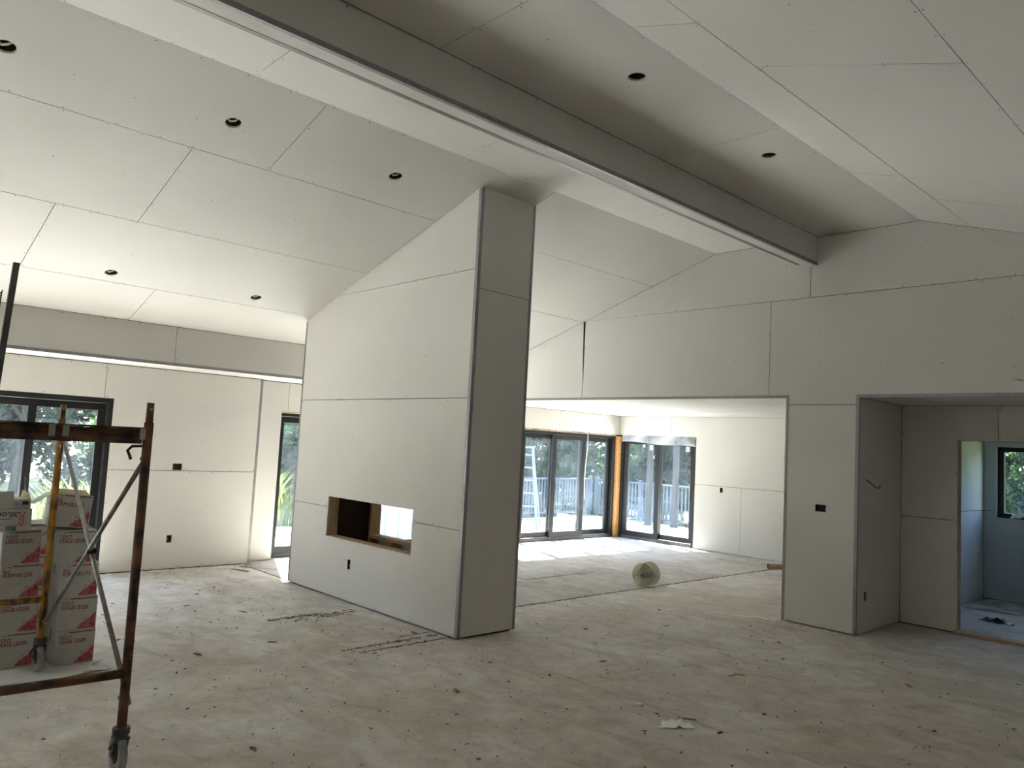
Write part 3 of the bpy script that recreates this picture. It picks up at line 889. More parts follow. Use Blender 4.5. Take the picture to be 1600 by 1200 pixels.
# ------------------------------------------------------------------ scaffold
SN, SF = Vector((-4.262, 1.402, 0)), Vector((-6.306, 1.472, 0))
ax = (SF - SN)
LSC = ax.length
rzs = math.atan2(ax.y, ax.x)            # local x: near frame -> far frame
sc = empty('rolling_scaffold', tuple(SN), rzs)
tag(sc, 'rusty rolling scaffold with crossed grey braces at the left edge', 'scaffold')
FW = 1.52       # frame width; local +y points towards world -y
def frame(x, m, legm):
    for k, yy in enumerate((0.0, FW)):
        l = MB().tube((x, yy, .225), (x, yy, 1.795), .0235, 12).obj('leg', legm, sc, True)
        MB().tube((x, yy, 1.795), (x, yy, 1.90), .0185, 12).obj('coupling_pin', legm, l, True)
        MB().tube((x - .028, yy, 1.865), (x + .028, yy, 1.865), .005, 6).obj('pin_hole', 'dust', l)
        # caster
        c = MB()
        c.tube((x, yy, .205), (x, yy, .235), .042, 14).tube((x, yy, .185), (x, yy, .206), .034, 12)
        for s in (-1, 1):
            c.add([(x - .035, yy + s * .030, .19), (x + .035, yy + s * .030, .19), (x + .045, yy + s * .030, .085), (x + .005, yy + s * .030, .085),
                   (x - .035, yy + s * .034, .19), (x + .035, yy + s * .034, .19), (x + .045, yy + s * .034, .085), (x + .005, yy + s * .034, .085)],
                  [(0, 1, 2, 3), (7, 6, 5, 4), (0, 4, 5, 1), (1, 5, 6, 2), (2, 6, 7, 3), (3, 7, 4, 0)])
        c.box((x - .034, yy - .036, .178), (x + .034, yy + .036, .190))
        co = c.obj('caster', 'castmetal', sc)
        MB().lathe([(.045, -.012), (.078, -.016), (.095, -.021), (.1, -.012), (.1, .012), (.095, .021), (.078, .016), (.045, .012)], (x + .024, yy, .101), 'Y', 28).obj('wheel', 'tyre', co, True)
        MB().tube((x + .024, yy - .018, .101), (x + .024, yy + .018, .101), .05, 18).tube((x + .024, yy - .038, .101), (x + .024, yy + .038, .101), .010, 8).obj('hub', 'castmetal', co, True)
        MB().path([(x - .03, yy + .02, .19), (x - .05, yy + .045, .178), (x - .05, yy + .065, .155)], .007, 6).obj('brake_lever', 'castmetal', co)
        # brace latches
        for zz in (1.60, .36):
            MB().box((x - .085 if x > .5 else x, yy - .006, zz - .008), (x if x > .5 else x + .085, yy + .006, zz + .010)).obj('brace_latch', legm, sc)
            MB().box((x - .07 if x > .5 else x + .03, yy - .004, zz - .055), (x - .055 if x > .5 else x + .045, yy + .004, zz + .02)).obj('latch_hook', legm, sc)
    MB().tube((x, 0, 1.735), (x, FW, 1.735), .0225, 12).obj('top_bar', m, sc, True)
    MB().tube((x, 0, .505), (x, FW, .505), .0225, 12).obj('bottom_bar', m, sc, True)
frame(0.0, 'rust', 'rust')
frame(LSC, 'yellow', 'yellow')
MB().box((-.028, .03, 1.757), (.028, FW - .03, 1.768)).obj('plank_lip', 'rust', sc)
MB().box((-.012, .03, 1.682), (.02, FW - .03, 1.752)).obj('plank_side', 'rust', sc)
for yy in (.375, .435, .02):
    MB().box((-.030, yy, 1.705), (-.0265, yy + .028, 1.762)).obj('tape_strip', 'tape', sc)
MB().path([(0.0, .005, 1.672), (.01, .07, 1.668), (.012, .09, 1.645), (.015, .075, 1.615), (.018, .07, 1.60)], .008, 6).obj('latch_lever', 'rust', sc)
def brace(a, b):
    g = MB().tube(a, b, .0135, 10).obj('cross_brace', 'galv', sc, True)
    return g
brace((.03, -.014, 1.62), (LSC - .03, -.014, .36))
brace((.05, -.04, .33), (LSC + .12, -.04, 1.665))
brace((.03, FW + .014, 1.62), (LSC - .03, FW + .014, .36))
brace((.05, FW + .04, .33), (LSC - .02, FW + .04, 1.62))
mid = (LSC / 2 + .0, -.026, .985)
MB().tube((mid[0], -.055, mid[2]), (mid[0], 0.0, mid[2]), .018, 10).obj('brace_pivot', 'castmetal', sc)

# ------------------------------------------------------------------ cartons
def text_mesh(body, size, m, ext=0.0, bold=0.0, align='LEFT', sp=1.0):
    cu = bpy.data.curves.new('print_text', 'FONT')
    cu.body = body
    cu.size = size
    cu.offset = bold
    cu.align_x = align
    cu.space_line = sp
    cu.resolution_u = 2
    t = bpy.data.objects.new('tmp_text', cu)
    COL.objects.link(t)
    dg = bpy.context.evaluated_depsgraph_get()
    me = bpy.data.meshes.new_from_object(t.evaluated_get(dg))
    bpy.data.objects.remove(t)
    bpy.data.curves.remove(cu)
    me.materials.clear()
    me.materials.append(MT[m])
    return me
# local carton: front face at y=0 facing -y, x to the right, origin at the front bottom left corner
BW, BD, BH = .262, .30, .240
TM = {'fr': text_mesh('TOUT\nUSAGE LÉGER', .038, 'inkred', bold=.0009, sp=.80), 'en': text_mesh('ALL\nPURPOSE LITE', .038, 'inkred', bold=.0009, sp=.80),
      'cgc': text_mesh('CGC', .014, 'inkgrey')}
def fit(me, w):
    xs = [v.co.x for v in me.vertices]
    s = w / (max(xs) - min(xs))
    for v in me.vertices:
        v.co.x = (v.co.x - min(xs)) * s if False else v.co.x * s
    return me
fit(TM['fr'], .185); fit(TM['en'], .190)
def flatmesh(name, tris, m):
    mb = MB()
    for t in tris:
        mb.add([(p[0], 0, p[1]) for p in t], [tuple(range(len(t)))])
    return mb.mesh(name, m)
rg = random.Random(11)
sp = []
for i in range(10):
    x0 = .135 + .012 * i
    h = .012 + .0098 * i + rg.uniform(-.006, .010)
    sp.append([(x0, .006), (x0 + .0125, .006), (x0 + .0125, h + .004), (x0 + .006, h + .012), (x0, h)])
for i in range(26):
    t = rg.uniform(0, 1)
    x0, z0 = .130 + .118 * t, .012 + .095 * t + rg.uniform(.0, .030)
    s = rg.uniform(.002, .006)
    sp.append([(x0, z0), (min(x0 + s, .256), z0), (min(x0 + s, .256), z0 + s * 1.6), (x0, z0 + s)])
SPL = flatmesh('splash', sp, 'splash')
BAND = flatmesh('band', [[(.075, .2235), (.252, .2235), (.252, .2315), (.075, .2315)]], 'inkred')
BIRD = flatmesh('bird', [[(.045, .230), (.052, .221), (.058, .219), (.056, .226)], [(.058, .219), (.066, .2205), (.068, .228), (.061, .224)]], 'inkblack')
LINES = flatmesh('lines', [[(.02, z), (.02 + w, z), (.02 + w, z + .0022), (.02, z + .0022)] for z, w in ((.108, .15), (.096, .125), (.066, .05), (.060, .04), (.045, .05), (.038, .045))] +
                 [[(.135, .1335), (.20, .1335), (.20, .1352), (.135, .1352)]], 'inkgrey')
def carton_body():
    m = MB()
    b = .006
    m.add([(b, 0, 0), (BW - b, 0, 0), (BW, b, 0), (BW, BD - b, 0), (BW - b, BD, 0), (b, BD, 0), (0, BD - b, 0), (0, b, 0)] +
          [(b, 0, BH), (BW - b, 0, BH), (BW, b, BH), (BW, BD - b, BH), (BW - b, BD, BH), (b, BD, BH), (0, BD - b, BH), (0, b, BH)],
          [tuple(range(7, -1, -1)), tuple(range(8, 16))] + [(i, (i + 1) % 8, 8 + (i + 1) % 8, 8 + i) for i in range(8)])
    return m.mesh('carton_body', 'carton')
CB = carton_body()
FLAP = MB().box((0.004, .003, BH), (BW - .004, BD * .5 - .0015, BH + .003)).box((.004, BD * .5 + .0015, BH), (BW - .004, BD - .003, BH + .003)).mesh('flap', 'carton')
TAPE = MB().box((-.0006, BD * .5 - .024, BH * .7), (0.0, BD * .5 + .024, BH)).box((0, BD * .5 - .024, BH + .003), (BW, BD * .5 + .024, BH + .0036)).mesh('packing_tape', 'clearfilm')
SIDE = MB()
SIDE.add([(-.0006, .04, .05), (-.0006, .24, .05), (-.0006, .24, .053), (-.0006, .04, .053)], [(0, 1, 2, 3)])
SIDE.add([(-.0006, .06, .15), (-.0006, .20, .15), (-.0006, .20, .168), (-.0006, .06, .168)], [(0, 1, 2, 3)])
SIDE = SIDE.mesh('side_print', 'inkgrey')
def carton(loc, rz, lang, label, group, tilt=0.0, flaps=True):
    o = empty('joint_compound_carton', loc)
    o.rotation_euler = (0, tilt, rz)
    tag(o, label, 'carton', group)
    link('carton_body', CB, o)
    if flaps:
        link('flap', FLAP, o)
        link('packing_tape', TAPE, o)
    for nm, me, p, rx in (('title_print', TM[lang], (.018, -.0007, .181), PI / 2), ('brand_print', TM['cgc'], (.018, -.0007, .2215), PI / 2),
                          ('splash_print', SPL, (0, -.0006, 0), 0), ('band_print', BAND, (0, -.0006, 0), 0), ('bird_print', BIRD, (0, -.0008, 0), 0), ('small_print', LINES, (0, -.0006, 0), 0), ('side_print', SIDE, (0, 0, 0), 0)):
        t = link(nm, me, o)
        t.location = p
        t.rotation_euler = (rx, 0, 0)
    return o
# faces look towards +x: rz = 90deg maps local x -> +y, local -y -> +x
RS = [(-6.374, 1.592, 2, 'fr', 'bottom white and red carton of the right stack, standing on the floor'), (-6.378, 1.584, -1, 'fr', 'second carton from the floor in the right stack behind the braces'),
      (-6.372, 1.572, 1, 'en', 'middle carton of the five in the right stack beside the scaffold'), (-6.38, 1.530, -4, 'fr', 'fourth carton up in the right stack, behind the brace crossing')]
z = 0.004
HB = BH + .005
for x, y, a, lg, lb in RS:
    carton((x, y, z), PI / 2 + math.radians(a), lg, lb, 'cartons of the right stack')
    z += HB
top = carton((-6.39, 1.468, z + .032), PI / 2 + math.radians(-6), 'en', 'tilted open carton on top of the right stack', 'cartons of the right stack', flaps=False)
top.rotation_euler = (math.radians(-3), math.radians(5), PI / 2 + math.radians(-5))
MB().add([(0, 0, BH), (0, BD, BH), (-.11, BD - .02, BH - .09), (-.11, .02, BH - .09), (0, 0, BH + .003), (0, BD, BH + .003), (-.113, BD - .02, BH - .087), (-.113, .02, BH - .087)],
         [(0, 3, 2, 1), (4, 5, 6, 7), (0, 1, 5, 4), (1, 2, 6, 5), (2, 3, 7, 6), (3, 0, 4, 7)]).obj('open_flap', 'carton', top)
MB().add([(0, BD * .55, BH), (BW, BD * .55, BH), (BW - .01, BD * .9, BH + .03), (.01, BD * .9, BH + .03), (0, BD * .55, BH + .003), (BW, BD * .55, BH + .003), (BW - .01, BD * .9, BH + .033), (.01, BD * .9, BH + .033)],
         [(0, 3, 2, 1), (4, 5, 6, 7), (0, 1, 5, 4), (1, 2, 6, 5), (2, 3, 7, 6), (3, 0, 4, 7)]).obj('open_flap', 'kraft', top)
LS = [(1.495, 1, 'fr', 'bottom carton of the left stack at the picture edge'), (1.487, 3, 'fr', 'second carton up in the left stack behind the yellow leg'),
      (1.476, 6, 'en', 'third carton up in the left stack, above the yellow crossbar'), (1.462, 12, 'fr', 'topmost full carton of the left stack, turned askew')]
z = 0.004
for yr, a, lg, lb in LS:
    th = PI / 2 + math.radians(a)
    o = carton((0, 0, z), th, lg, lb, 'cartons of the left stack')
    c = Vector((-6.50, yr, z)) - Matrix.Rotation(th, 3, 'Z') @ Vector((BW, 0, 0))
    o.location = c
    z += HB
zt = z
z = 0.004
for k in range(4):  # rear stack added to block window light between the front stacks
    carton((-6.86, 1.375 + .008 * (k % 2), z), PI / 2 + math.radians((-2, 1, 2, -1)[k]), ('fr', 'en')[k % 2], ('bottom', 'second', 'third', 'topmost')[k] + ' carton of the stack added to darken the gap behind the yellow leg', 'cartons of the added rear stack')
    z += HB
# tape carton and open carton above it
tb = empty('tape_carton', (-6.36, 1.065, zt + .012), PI / 2 + math.radians(8))
tag(tb, 'white tape carton with black and red print, lying on the left stack', 'carton')
MB().box((0, 0, 0), (.30, .24, .145)).obj('carton_body', 'carton', tb)
for body, size, m, p, w in (('500\'', .042, 'inkblack', (.035, -.0006, .098), .115),):
    t = link('title_print', fit(text_mesh(body, size, m, bold=.0006), w), tb)
    t.location = p; t.rotation_euler = (PI / 2, 0, 0)
rt = link('brand_print', text_mesh('CGC', .046, 'inkorange', bold=.0012), tb)
rt.location = (.252, -.0006, .028); rt.rotation_euler = (PI / 2, -PI / 2, 0)
link('small_print', flatmesh('lines2', [[(.155, z_), (.155 + w_, z_), (.155 + w_, z_ + .006), (.155, z_ + .006)] for z_, w_ in ((.117, .075), (.106, .045), (.095, .055))] + [[(.02, .075), (.17, .075), (.17, .078), (.02, .078)]], 'inkblack'), tb).location = (0, -.0006, 0)
ob = empty('open_carton', (-6.37, 1.085, zt + .159), PI / 2 + math.radians(10))
tag(ob, 'small open carton with raised flaps on top of the left stack', 'carton')
m = MB()
t_ = .003
m.box((0, 0, 0), (.27, t_, .05)).box((0, .2, 0), (.27, .2 + t_, .05)).box((0, 0, 0), (t_, .2, .05)).box((.27 - t_, 0, 0), (.27, .2, .05)).box((0, 0, 0), (.27, .2, t_))
m.obj('carton_walls', 'carton', ob)
MB().add([(0, .0, .05), (.16, .0, .05), (.15, -.01, .125), (.0, -.01, .125), (0, .003, .05), (.16, .003, .05), (.15, -.007, .125), (.0, -.007, .125)],
         [(0, 3, 2, 1), (4, 5, 6, 7), (0, 1, 5, 4), (1, 2, 6, 5), (2, 3, 7, 6), (3, 0, 4, 7)]).obj('raised_flap', 'carton', ob)
MB().add([(.27, .0, .05), (.27, .2, .05), (.285, .2, .115), (.285, .08, .10), (.273, .0, .05), (.273, .2, .05), (.288, .2, .115), (.288, .08, .10)],
         [(0, 3, 2, 1), (4, 5, 6, 7), (0, 1, 5, 4), (1, 2, 6, 5), (2, 3, 7, 6), (3, 0, 4, 7)]).obj('raised_flap', 'kraft', ob)
for k in range(2):
    b = MB().box((.155 + .052 * k, -.012, .020 + .004 * k), (.202 + .052 * k, .188, .066 + .004 * k)).obj('bead_box', 'carton', ob)
    MB().box((.158 + .052 * k, -.0126, .024 + .004 * k), (.199 + .052 * k, -.012, .05 + .004 * k)).obj('end_print', 'inkblack' if k else 'inkgrey', b)
ro = empty('sealant_tube', (-6.325, 1.09, zt + .026), 0)
tag(ro, 'pale wrapped tube lying in front of the tape carton', 'tube')
MB().tube((0, 0, 0), (-.03, .26, .0), .020, 14).obj('tube_body', 'carton', ro, True)
MB().tube((-.011, .10, 0), (-.019, .165, 0), .0205, 14).obj('wrap', 'bluewrap', ro, True)
MB().tube((-.0045, .04, 0), (-.0075, .065, 0), .0205, 14).obj('wrap_print', 'inkblack', ro, True)

# rumpled plastic sheet below the cartons
def cloth(name, x0, x1, y0, y1, z0, amp, m, label, cat, seed, nx=26, ny=26, edge=.35, freq=9):
    rg = random.Random(seed)
    ph = [(rg.uniform(0, 6), rg.uniform(.5, 1) * freq, rg.uniform(-1, 1) * freq) for _ in range(6)]
    vs, fs = [], []
    for i in range(nx):
        for j in range(ny):
            u, v = i / (nx - 1), j / (ny - 1)
            x, y = x0 + (x1 - x0) * u, y0 + (y1 - y0) * v
            h = sum(math.sin(p + a * x + b * y) for p, a, b in ph) / 6
            h *= min(1, max(0, (math.hypot(x + 6.29, y - 1.47) - .10) / .2))
            x += .05 * math.sin(9 * v + seed) * (1 if u > .9 else 0) + rg.uniform(-.008, .008)
            y += .05 * math.sin(8 * u + seed) * (1 if v > .9 or v < .1 else 0) + rg.uniform(-.008, .008)
            vs.append((x, y, z0 + max(0, h) * amp + rg.uniform(0, amp * .03)))
    for i in range(nx - 1):
        for j in range(ny - 1):
            fs.append((i * ny + j, (i + 1) * ny + j, (i + 1) * ny + j + 1, i * ny + j + 1))
    vs2 = [(a, b, c - .0015) for a, b, c in vs]
    n = len(vs)
    ring = [i * ny for i in range(nx)] + [(nx - 1) * ny + j for j in range(1, ny)] + [i * ny + ny - 1 for i in range(nx - 2, -1, -1)] + [j for j in range(ny - 2, 0, -1)]
    f2 = fs + [tuple(q + n for q in reversed(f)) for f in fs] + [(ring[k], ring[(k + 1) % len(ring)], n + ring[(k + 1) % len(ring)], n + ring[k]) for k in range(len(ring))]
    o = MB().add(vs + vs2, f2).obj(name, m, None, True)
    return tag(o, label, cat)
cloth('drop_sheet', -6.345, -6.06, 0.9, 1.86, .0025, .045, 'carton', 'crumpled pale sheet on the floor in front of the cartons', 'sheet', 2)
cloth('plastic_sheet', -3.25, -1.4, 11.3, 12.3, .003, .06, 'clearfilm', 'crumpled clear plastic on the floor of the small room', 'plastic sheet', 5)

# steel stud behind the cartons
st = empty('steel_stud', (-7.5, 1.150, 0))
st.rotation_euler = (math.radians(-2.7), 0, math.radians(0))
tag(st, 'dark steel stud standing upright at the left picture edge', 'steel stud')
m = MB()
m.box((-.022, -.0225, 0), (.022, -.0205, 3.085)).box((-.022, .0205, 0), (.022, .0225, 3.085)).box((.020, -.0225, 0), (.022, .0225, 3.085))
m.obj('channel', 'steel', st)
MB().box((-.021, -.0225, 0.0005), (.0215, .0225, .003)).obj('foot', 'steel', st)
s2 = empty('slotted_upright', (-7.62, 1.085, 0))
s2.rotation_euler = (math.radians(-2.7), 0, 0)
tag(s2, 'black slotted metal upright just entering at the left edge', 'metal upright')
m = MB()
m.box((-.002, -.02, 0), (.002, .02, 2.6))
for k in range(12):
    m.box((-.002, -.02, 2.605 + k * .02), (.002, .02, 2.618 + k * .02))
m.box((-.002, -.02, 2.6), (.002, -.008, 2.86)).box((-.002, .012, 2.6), (.002, .02, 2.86))
m.obj('bar', 'black', s2)

# ------------------------------------------------------------------ spool, scraps
spo = empty('wire_spool', (-6.22, 8.50, .168))
tag(spo, 'empty clear reel lying on the floor in the wide opening', 'spool')
axv = Vector((-.16, .98, .0)).normalized()
spo.rotation_euler = axv.to_track_quat('Z', 'X').to_euler()
MT['reel'] = glass_mat('clear reel plastic', (0.75, 0.74, 0.66), haze=0.30, hazecol=(0.62, 0.60, 0.46))
for s in (-1, 1):
    h = .10 * s
    f = MB().lathe([(.028, h - .002), (.150, h - .002), (.153, h - .005), (.156, h), (.153, h + .005), (.150, h + .002), (.028, h + .002), (.028, h - .002)], seg=36).obj('flange', 'reel', spo, True)
    MB().lathe([(.03, h + .006 * s), (.045, h + .006 * s), (.045, h + .002 * s)], seg=20).obj('hub_ring', 'galv', f, True)
    for k in range(3):
        a = 2 * PI * k / 3 + .4
        MB().tube((.05 * math.cos(a), .05 * math.sin(a), h + .003 * s), (.145 * math.cos(a), .145 * math.sin(a), h + .003 * s), .0025, 5).obj('rib', 'castmetal', f)
MB().lathe([(.028, -.10), (.055, -.097), (.055, .097), (.028, .10)], seg=24).obj('core_drum', 'galv', spo, True)

def crumple(name, loc, sx, sy, sz, m, label, cat, seed, n=9):
    rg = random.Random(seed)
    vs, fs = [], []
    for i in range(n):
        for j in range(n):
            u, v = i / (n - 1) - .5, j / (n - 1) - .5
            vs.append((u * sx * (1 - .4 * v) + rg.uniform(-.06, .06) * sx, v * sy + rg.uniform(-.06, .06) * sy, abs(rg.gauss(0, .5)) * sz * (1.2 - abs(u) - abs(v)) + .003))
    for i in range(n - 1):
        for j in range(n - 1):
            fs.append((i * n + j, (i + 1) * n + j, (i + 1) * n + j + 1, i * n + j + 1))
    N_ = len(vs)
    vs += [(a, b, c - .0015) for a, b, c in vs]
    fs2 = fs + [tuple(q + N_ for q in reversed(f)) for f in fs]
    o = MB().add(vs, fs2).obj(name, m, None, True)
    o.location = loc
    return tag(o, label, cat)
c = crumple('plastic_wrapper', (-2.95, 4.42, 0), .20, .085, .055, 'wrapper', 'torn clear plastic wrapper lying on the bare floor in the foreground', 'wrapper', 4)
c.rotation_euler = (0, 0, YAW + .05)
c = crumple('black_scrap', (-2.68, 10.60, 0), .30, .16, .05, 'black_plastic', 'crumpled black scrap on the floor of the small room', 'scrap', 8)
c = crumple('plaster_scrap', (-4.32, 8.12, 0), .30, .14, .012, 'dust', 'flat white plaster scrap at the foot of the opening pier', 'scrap', 9)
c = crumple('plastic_bag', (-2.86, 12.385, 1.136), .20, .045, .11, 'wrapper', 'crumpled pale plastic bag on the small room window sill', 'plastic bag', 12)
pb = empty('paper_roll', (-6.18, 11.70, 0.012), math.radians(52))
tag(pb, 'crushed brown paper roll on the floor of the far room', 'paper roll')
MB().lathe([(.045, 0), (.047, .1), (.043, .2), (.030, .31), (.026, .31), (.039, .2), (.043, .1), (.041, 0), (.045, 0)], (0, 0, .047), 'X', 14).obj('paper_tube', 'card', pb)
MB().box((.30, -.05, .001), (.36, .05, .006)).obj('paper_end', 'card', pb)
o = MB().tube((0, 0, .006), (.12, -.02, .006), .005, 6).obj('dark_stick', 'scrap'); o.location = (-3.03, 4.56, 0)
o.rotation_euler = (0, 0, YAW + .0)
tag(o, 'thin dark stick beside the plastic wrapper on the floor', 'stick')
o = MB().lathe([(0.0005, .018), (.016, .016), (.024, .008), (.02, .0), (.0005, 0)], seg=12).obj('plaster_pebble', 'dust', None, True); o.location = (-3.35, 4.57, 0)
tag(o, 'small white plaster lump on the foreground floor', 'plaster lump')
o = MB().path([(0, 0, .004), (.06, .01, .012), (.10, .05, .012), (.15, .04, .004)], .004, 5).obj('bent_twig', 'card'); o.location = (-3.36, 5.75, 0)
o.rotation_euler = (0, 0, YAW)
tag(o, 'bent brown twig lying on the middle of the floor', 'twig')
# strips along the left wall
for k, (x, y, l, a, w, mm, lb) in enumerate(((-9.82, 4.52, .55, .55, .045, 'card', 'torn brown strip on the floor by the recess corner'), (-9.70, 4.35, .30, .3, .04, 'scrap', 'dark broken strip on the floor near the left wall foot'),
                                (-9.86, 4.0, .45, 1.45, .05, 'dust', 'white drywall offcut lying along the left wall foot'))):
    o = MB().add([(0, 0, 0), (l, .01, 0), (l * .97, w, 0), (.02, w * .8, 0), (0, 0, .008), (l, .01, .012), (l * .97, w, .014), (.02, w * .8, .01)],
                 [(0, 3, 2, 1), (4, 5, 6, 7), (0, 1, 5, 4), (1, 2, 6, 5), (2, 3, 7, 6), (3, 0, 4, 7)]).obj('offcut_strip', mm)
    o.location = (x, y, 0); o.rotation_euler = (0, 0, a)
    tag(o, lb, 'offcut')

# loose crumbs nobody could count
rg = random.Random(21)
cr_ = MB()
def chip(x, y, s, h, stretch=1.0, ang=None):
    a = rg.uniform(0, PI) if ang is None else ang
    ca, sa_ = math.cos(a), math.sin(a)
    pts = []
    for k in range(5):
        t = 2 * PI * k / 5 + rg.uniform(-.3, .3)
        px, py = s * stretch * math.cos(t) * rg.uniform(.6, 1), s * math.sin(t) * rg.uniform(.6, 1)
        pts.append((x + px * ca - py * sa_, y + px * sa_ + py * ca))
    vs = [(p[0], p[1], .0004) for p in pts] + [(x + (p[0] - x) * .7, y + (p[1] - y) * .7, h) for p in pts]
    return vs, [tuple(range(4, -1, -1)), tuple(range(5, 10))] + [(i, (i + 1) % 5, 5 + (i + 1) % 5, 5 + i) for i in range(5)]
for i in range(900):
    u = rg.random()
    x, y = rg.uniform(-9.5, -1.0), rg.uniform(1.2, 7.8)
    if XCL - .05 < x < XC + .05 and YC0 - .05 < y < YC1 + .05:
        continue
    if x < -6.0 and y < 2.1:
        continue
    big = rg.random() < .08
    cr_.add(*chip(x, y, rg.uniform(.012, .03) if big else rg.uniform(.003, .010), rg.uniform(.002, .008), rg.choice((1, 1, 2.5))))
for (x0, ya, yb, n, w) in ((-6.90, 3.50, 4.45, 90, .07), (-6.78, 3.6, 4.4, 40, .04), (-5.64, 3.55, 4.62, 70, .04), (-5.50, 3.62, 4.6, 40, .03)):
    for i in range(n):
        yy = rg.uniform(ya, yb)
        cr_.add(*chip(x0 + rg.gauss(0, w * .5) - .03 * (yy - ya), yy, rg.uniform(.002, .008), rg.uniform(.002, .006), 3.5, PI / 2 + rg.uniform(-.2, .2)))
o = cr_.obj('floor_crumbs', 'scrap')
tag(o, 'dark wood crumbs and splinters scattered over the subfloor', 'debris', kind='stuff')
dm = MB()
def wallcrumbs(p, q, n, w, nx, ny):
    for i in range(n):
        t = rg.random()
        e = abs(rg.gauss(0, w))
        dm.add(*chip(p[0] + (q[0] - p[0]) * t + nx * e, p[1] + (q[1] - p[1]) * t + ny * e, rg.uniform(.004, .022), rg.uniform(.002, .010), 1.8))
wallcrumbs((XL, 2.9), (XL, 4.7), 160, .06, 1, 0)
wallcrumbs((XL2 + .05, 9.1), (XL2 + .05, 12.5), 150, .05, 1, 0)
wallcrumbs((-10.0, YB), (-5.0, YB), 420, .10, 0, -1)
wallcrumbs((XO, YG), (XN, YG), 60, .05, 0, -1)
wallcrumbs((-6.17, 5.5), (-6.17, 11.8), 140, .05, 1, 0)
for i in range(160):
    x, y = rg.uniform(-9.3, -1.2), rg.uniform(2.2, 7.8)
    if XCL - .05 < x < XC + .05 and YC0 - .05 < y < YC1 + .05:
        continue
    dm.add(*chip(x, y, rg.uniform(.003, .010), rg.uniform(.002, .006)))
o = dm.obj('plaster_crumbs', 'dust')
tag(o, 'white drywall crumbs along the wall feet', 'debris', kind='stuff')
# long splinters in the two scuffed lines where a wall once stood
for (x0, ya, yb) in ((-6.93, 3.55, 4.05), (-6.86, 3.95, 4.42), (-5.66, 3.6, 4.25), (-5.53, 3.75, 4.55), (-5.78, 4.2, 4.55)):
    g = rg.uniform(.003, .005)
    m = MB()
    n = 6
    for s in range(n):
        t0, t1 = s / n, (s + 1) / n
        m.box((x0 + rg.uniform(-.006, .006), ya + (yb - ya) * t0, .0005), (x0 + .004 + rg.uniform(0, .008), ya + (yb - ya) * t1 + .01, g))
    m.obj('splinter_line', 'scrap', fl)

# ------------------------------------------------------------------ things hanging in the far room
o = MB().path([(XL2 + .03, 11.712, 2.09), (XL2 + .035, 11.715, 1.95), (XL2 + .04, 11.705, 1.75), (XL2 + .04, 11.675, 1.5), (XL2 + .035, 11.66, 1.2), (XL2 + .03, 11.68, .95), (XL2 + .03, 11.69, .80)], .0075, 6).obj('hanging_cable', 'cable', None, True)
tag(o, 'white cable hanging down in front of the wide sliding door', 'cable')
vs, fs = [], []
nx = 24
for i in range(nx):
    t = i / (nx - 1)
    x = -10.06 + 1.77 * t
    zb = 1.985 - .05 * t + .012 * math.sin(9 * t)
    for zz, d in ((2.125, .004), (2.06, .03 + .01 * math.sin(23 * t)), (zb, .02 + .012 * math.sin(17 * t + 1))):
        vs.append((x, YB - d, zz - .012 * (1 - t) * 0))
for i in range(nx - 1):
    for k in range(2):
        fs.append((i * 3 + k, i * 3 + k + 1, i * 3 + 4 + k, i * 3 + 3 + k))
n = len(vs)
vs += [(a, b - .002, c) for a, b, c in vs]
fs = fs + [tuple(q + n for q in reversed(f)) for f in fs]
o = MB().add(vs, fs).obj('plastic_film', 'film', None, True)
tag(o, 'rolled grey plastic film hanging over the top of the far sliding door', 'plastic film')
for x, lb in ((-9.36, 'white sticker on the left pane of the far sliding door'), (-8.54, 'white sticker on the right pane of the far sliding door')):
    e = empty('pane_sticker', (x, YB + (.049 if x < -9.2 else .109) - .0, 1.885))
    tag(e, lb, 'sticker')
    MB().box((-.04, -.0025, -.05), (.04, -.0015, .05)).obj('paper', 'dust', e)
    MB().box((-.01, -.0035, -.02), (.015, -.0026, .015)).obj('print', 'inkgrey', e)

# ------------------------------------------------------------------ outdoors
gr = MB().add([(-120, -120, -.42), (120, -120, -.42), (120, 120, -.42), (-120, 120, -.42), (-120, -120, -.6), (120, -120, -.6), (120, 120, -.6), (-120, 120, -.6)],
              [(0, 1, 2, 3), (7, 6, 5, 4), (0, 4, 5, 1), (1, 5, 6, 2), (2, 6, 7, 3), (3, 7, 4, 0)]).obj('ground', 'soil')
tag(gr, 'sunlit lawn around the house', 'lawn', kind='structure')
DKX, DKY, DKZ = -14.6, 17.2, -.10
dk = MB().box((DKX, -7.5, -.38), (XOUT - .01, DKY, DKZ - .032)).box((XOUT - .01, YB + .23, -.38), (-3.0, DKY, DKZ - .032)).obj('deck', 'deck')
tag(dk, 'sunlit pale timber deck outside the doors', 'deck', kind='structure')
BRD = MB().box((0, 0, -.03), (.136, 1, 0)).mesh('deck_board', 'deck')
x = XOUT - .15
while x > DKX:
    o = link('deck_board', BRD, dk)
    o.location = (x, -7.5, DKZ)
    o.scale = (1, DKY + 7.5, 1)
    x -= .142
x = XOUT - .01
while x < -3.1:
    o = link('deck_board', BRD, dk)
    o.location = (x, YB + .24, DKZ)
    o.scale = (1, DKY - YB - .24, 1)
    x += .142
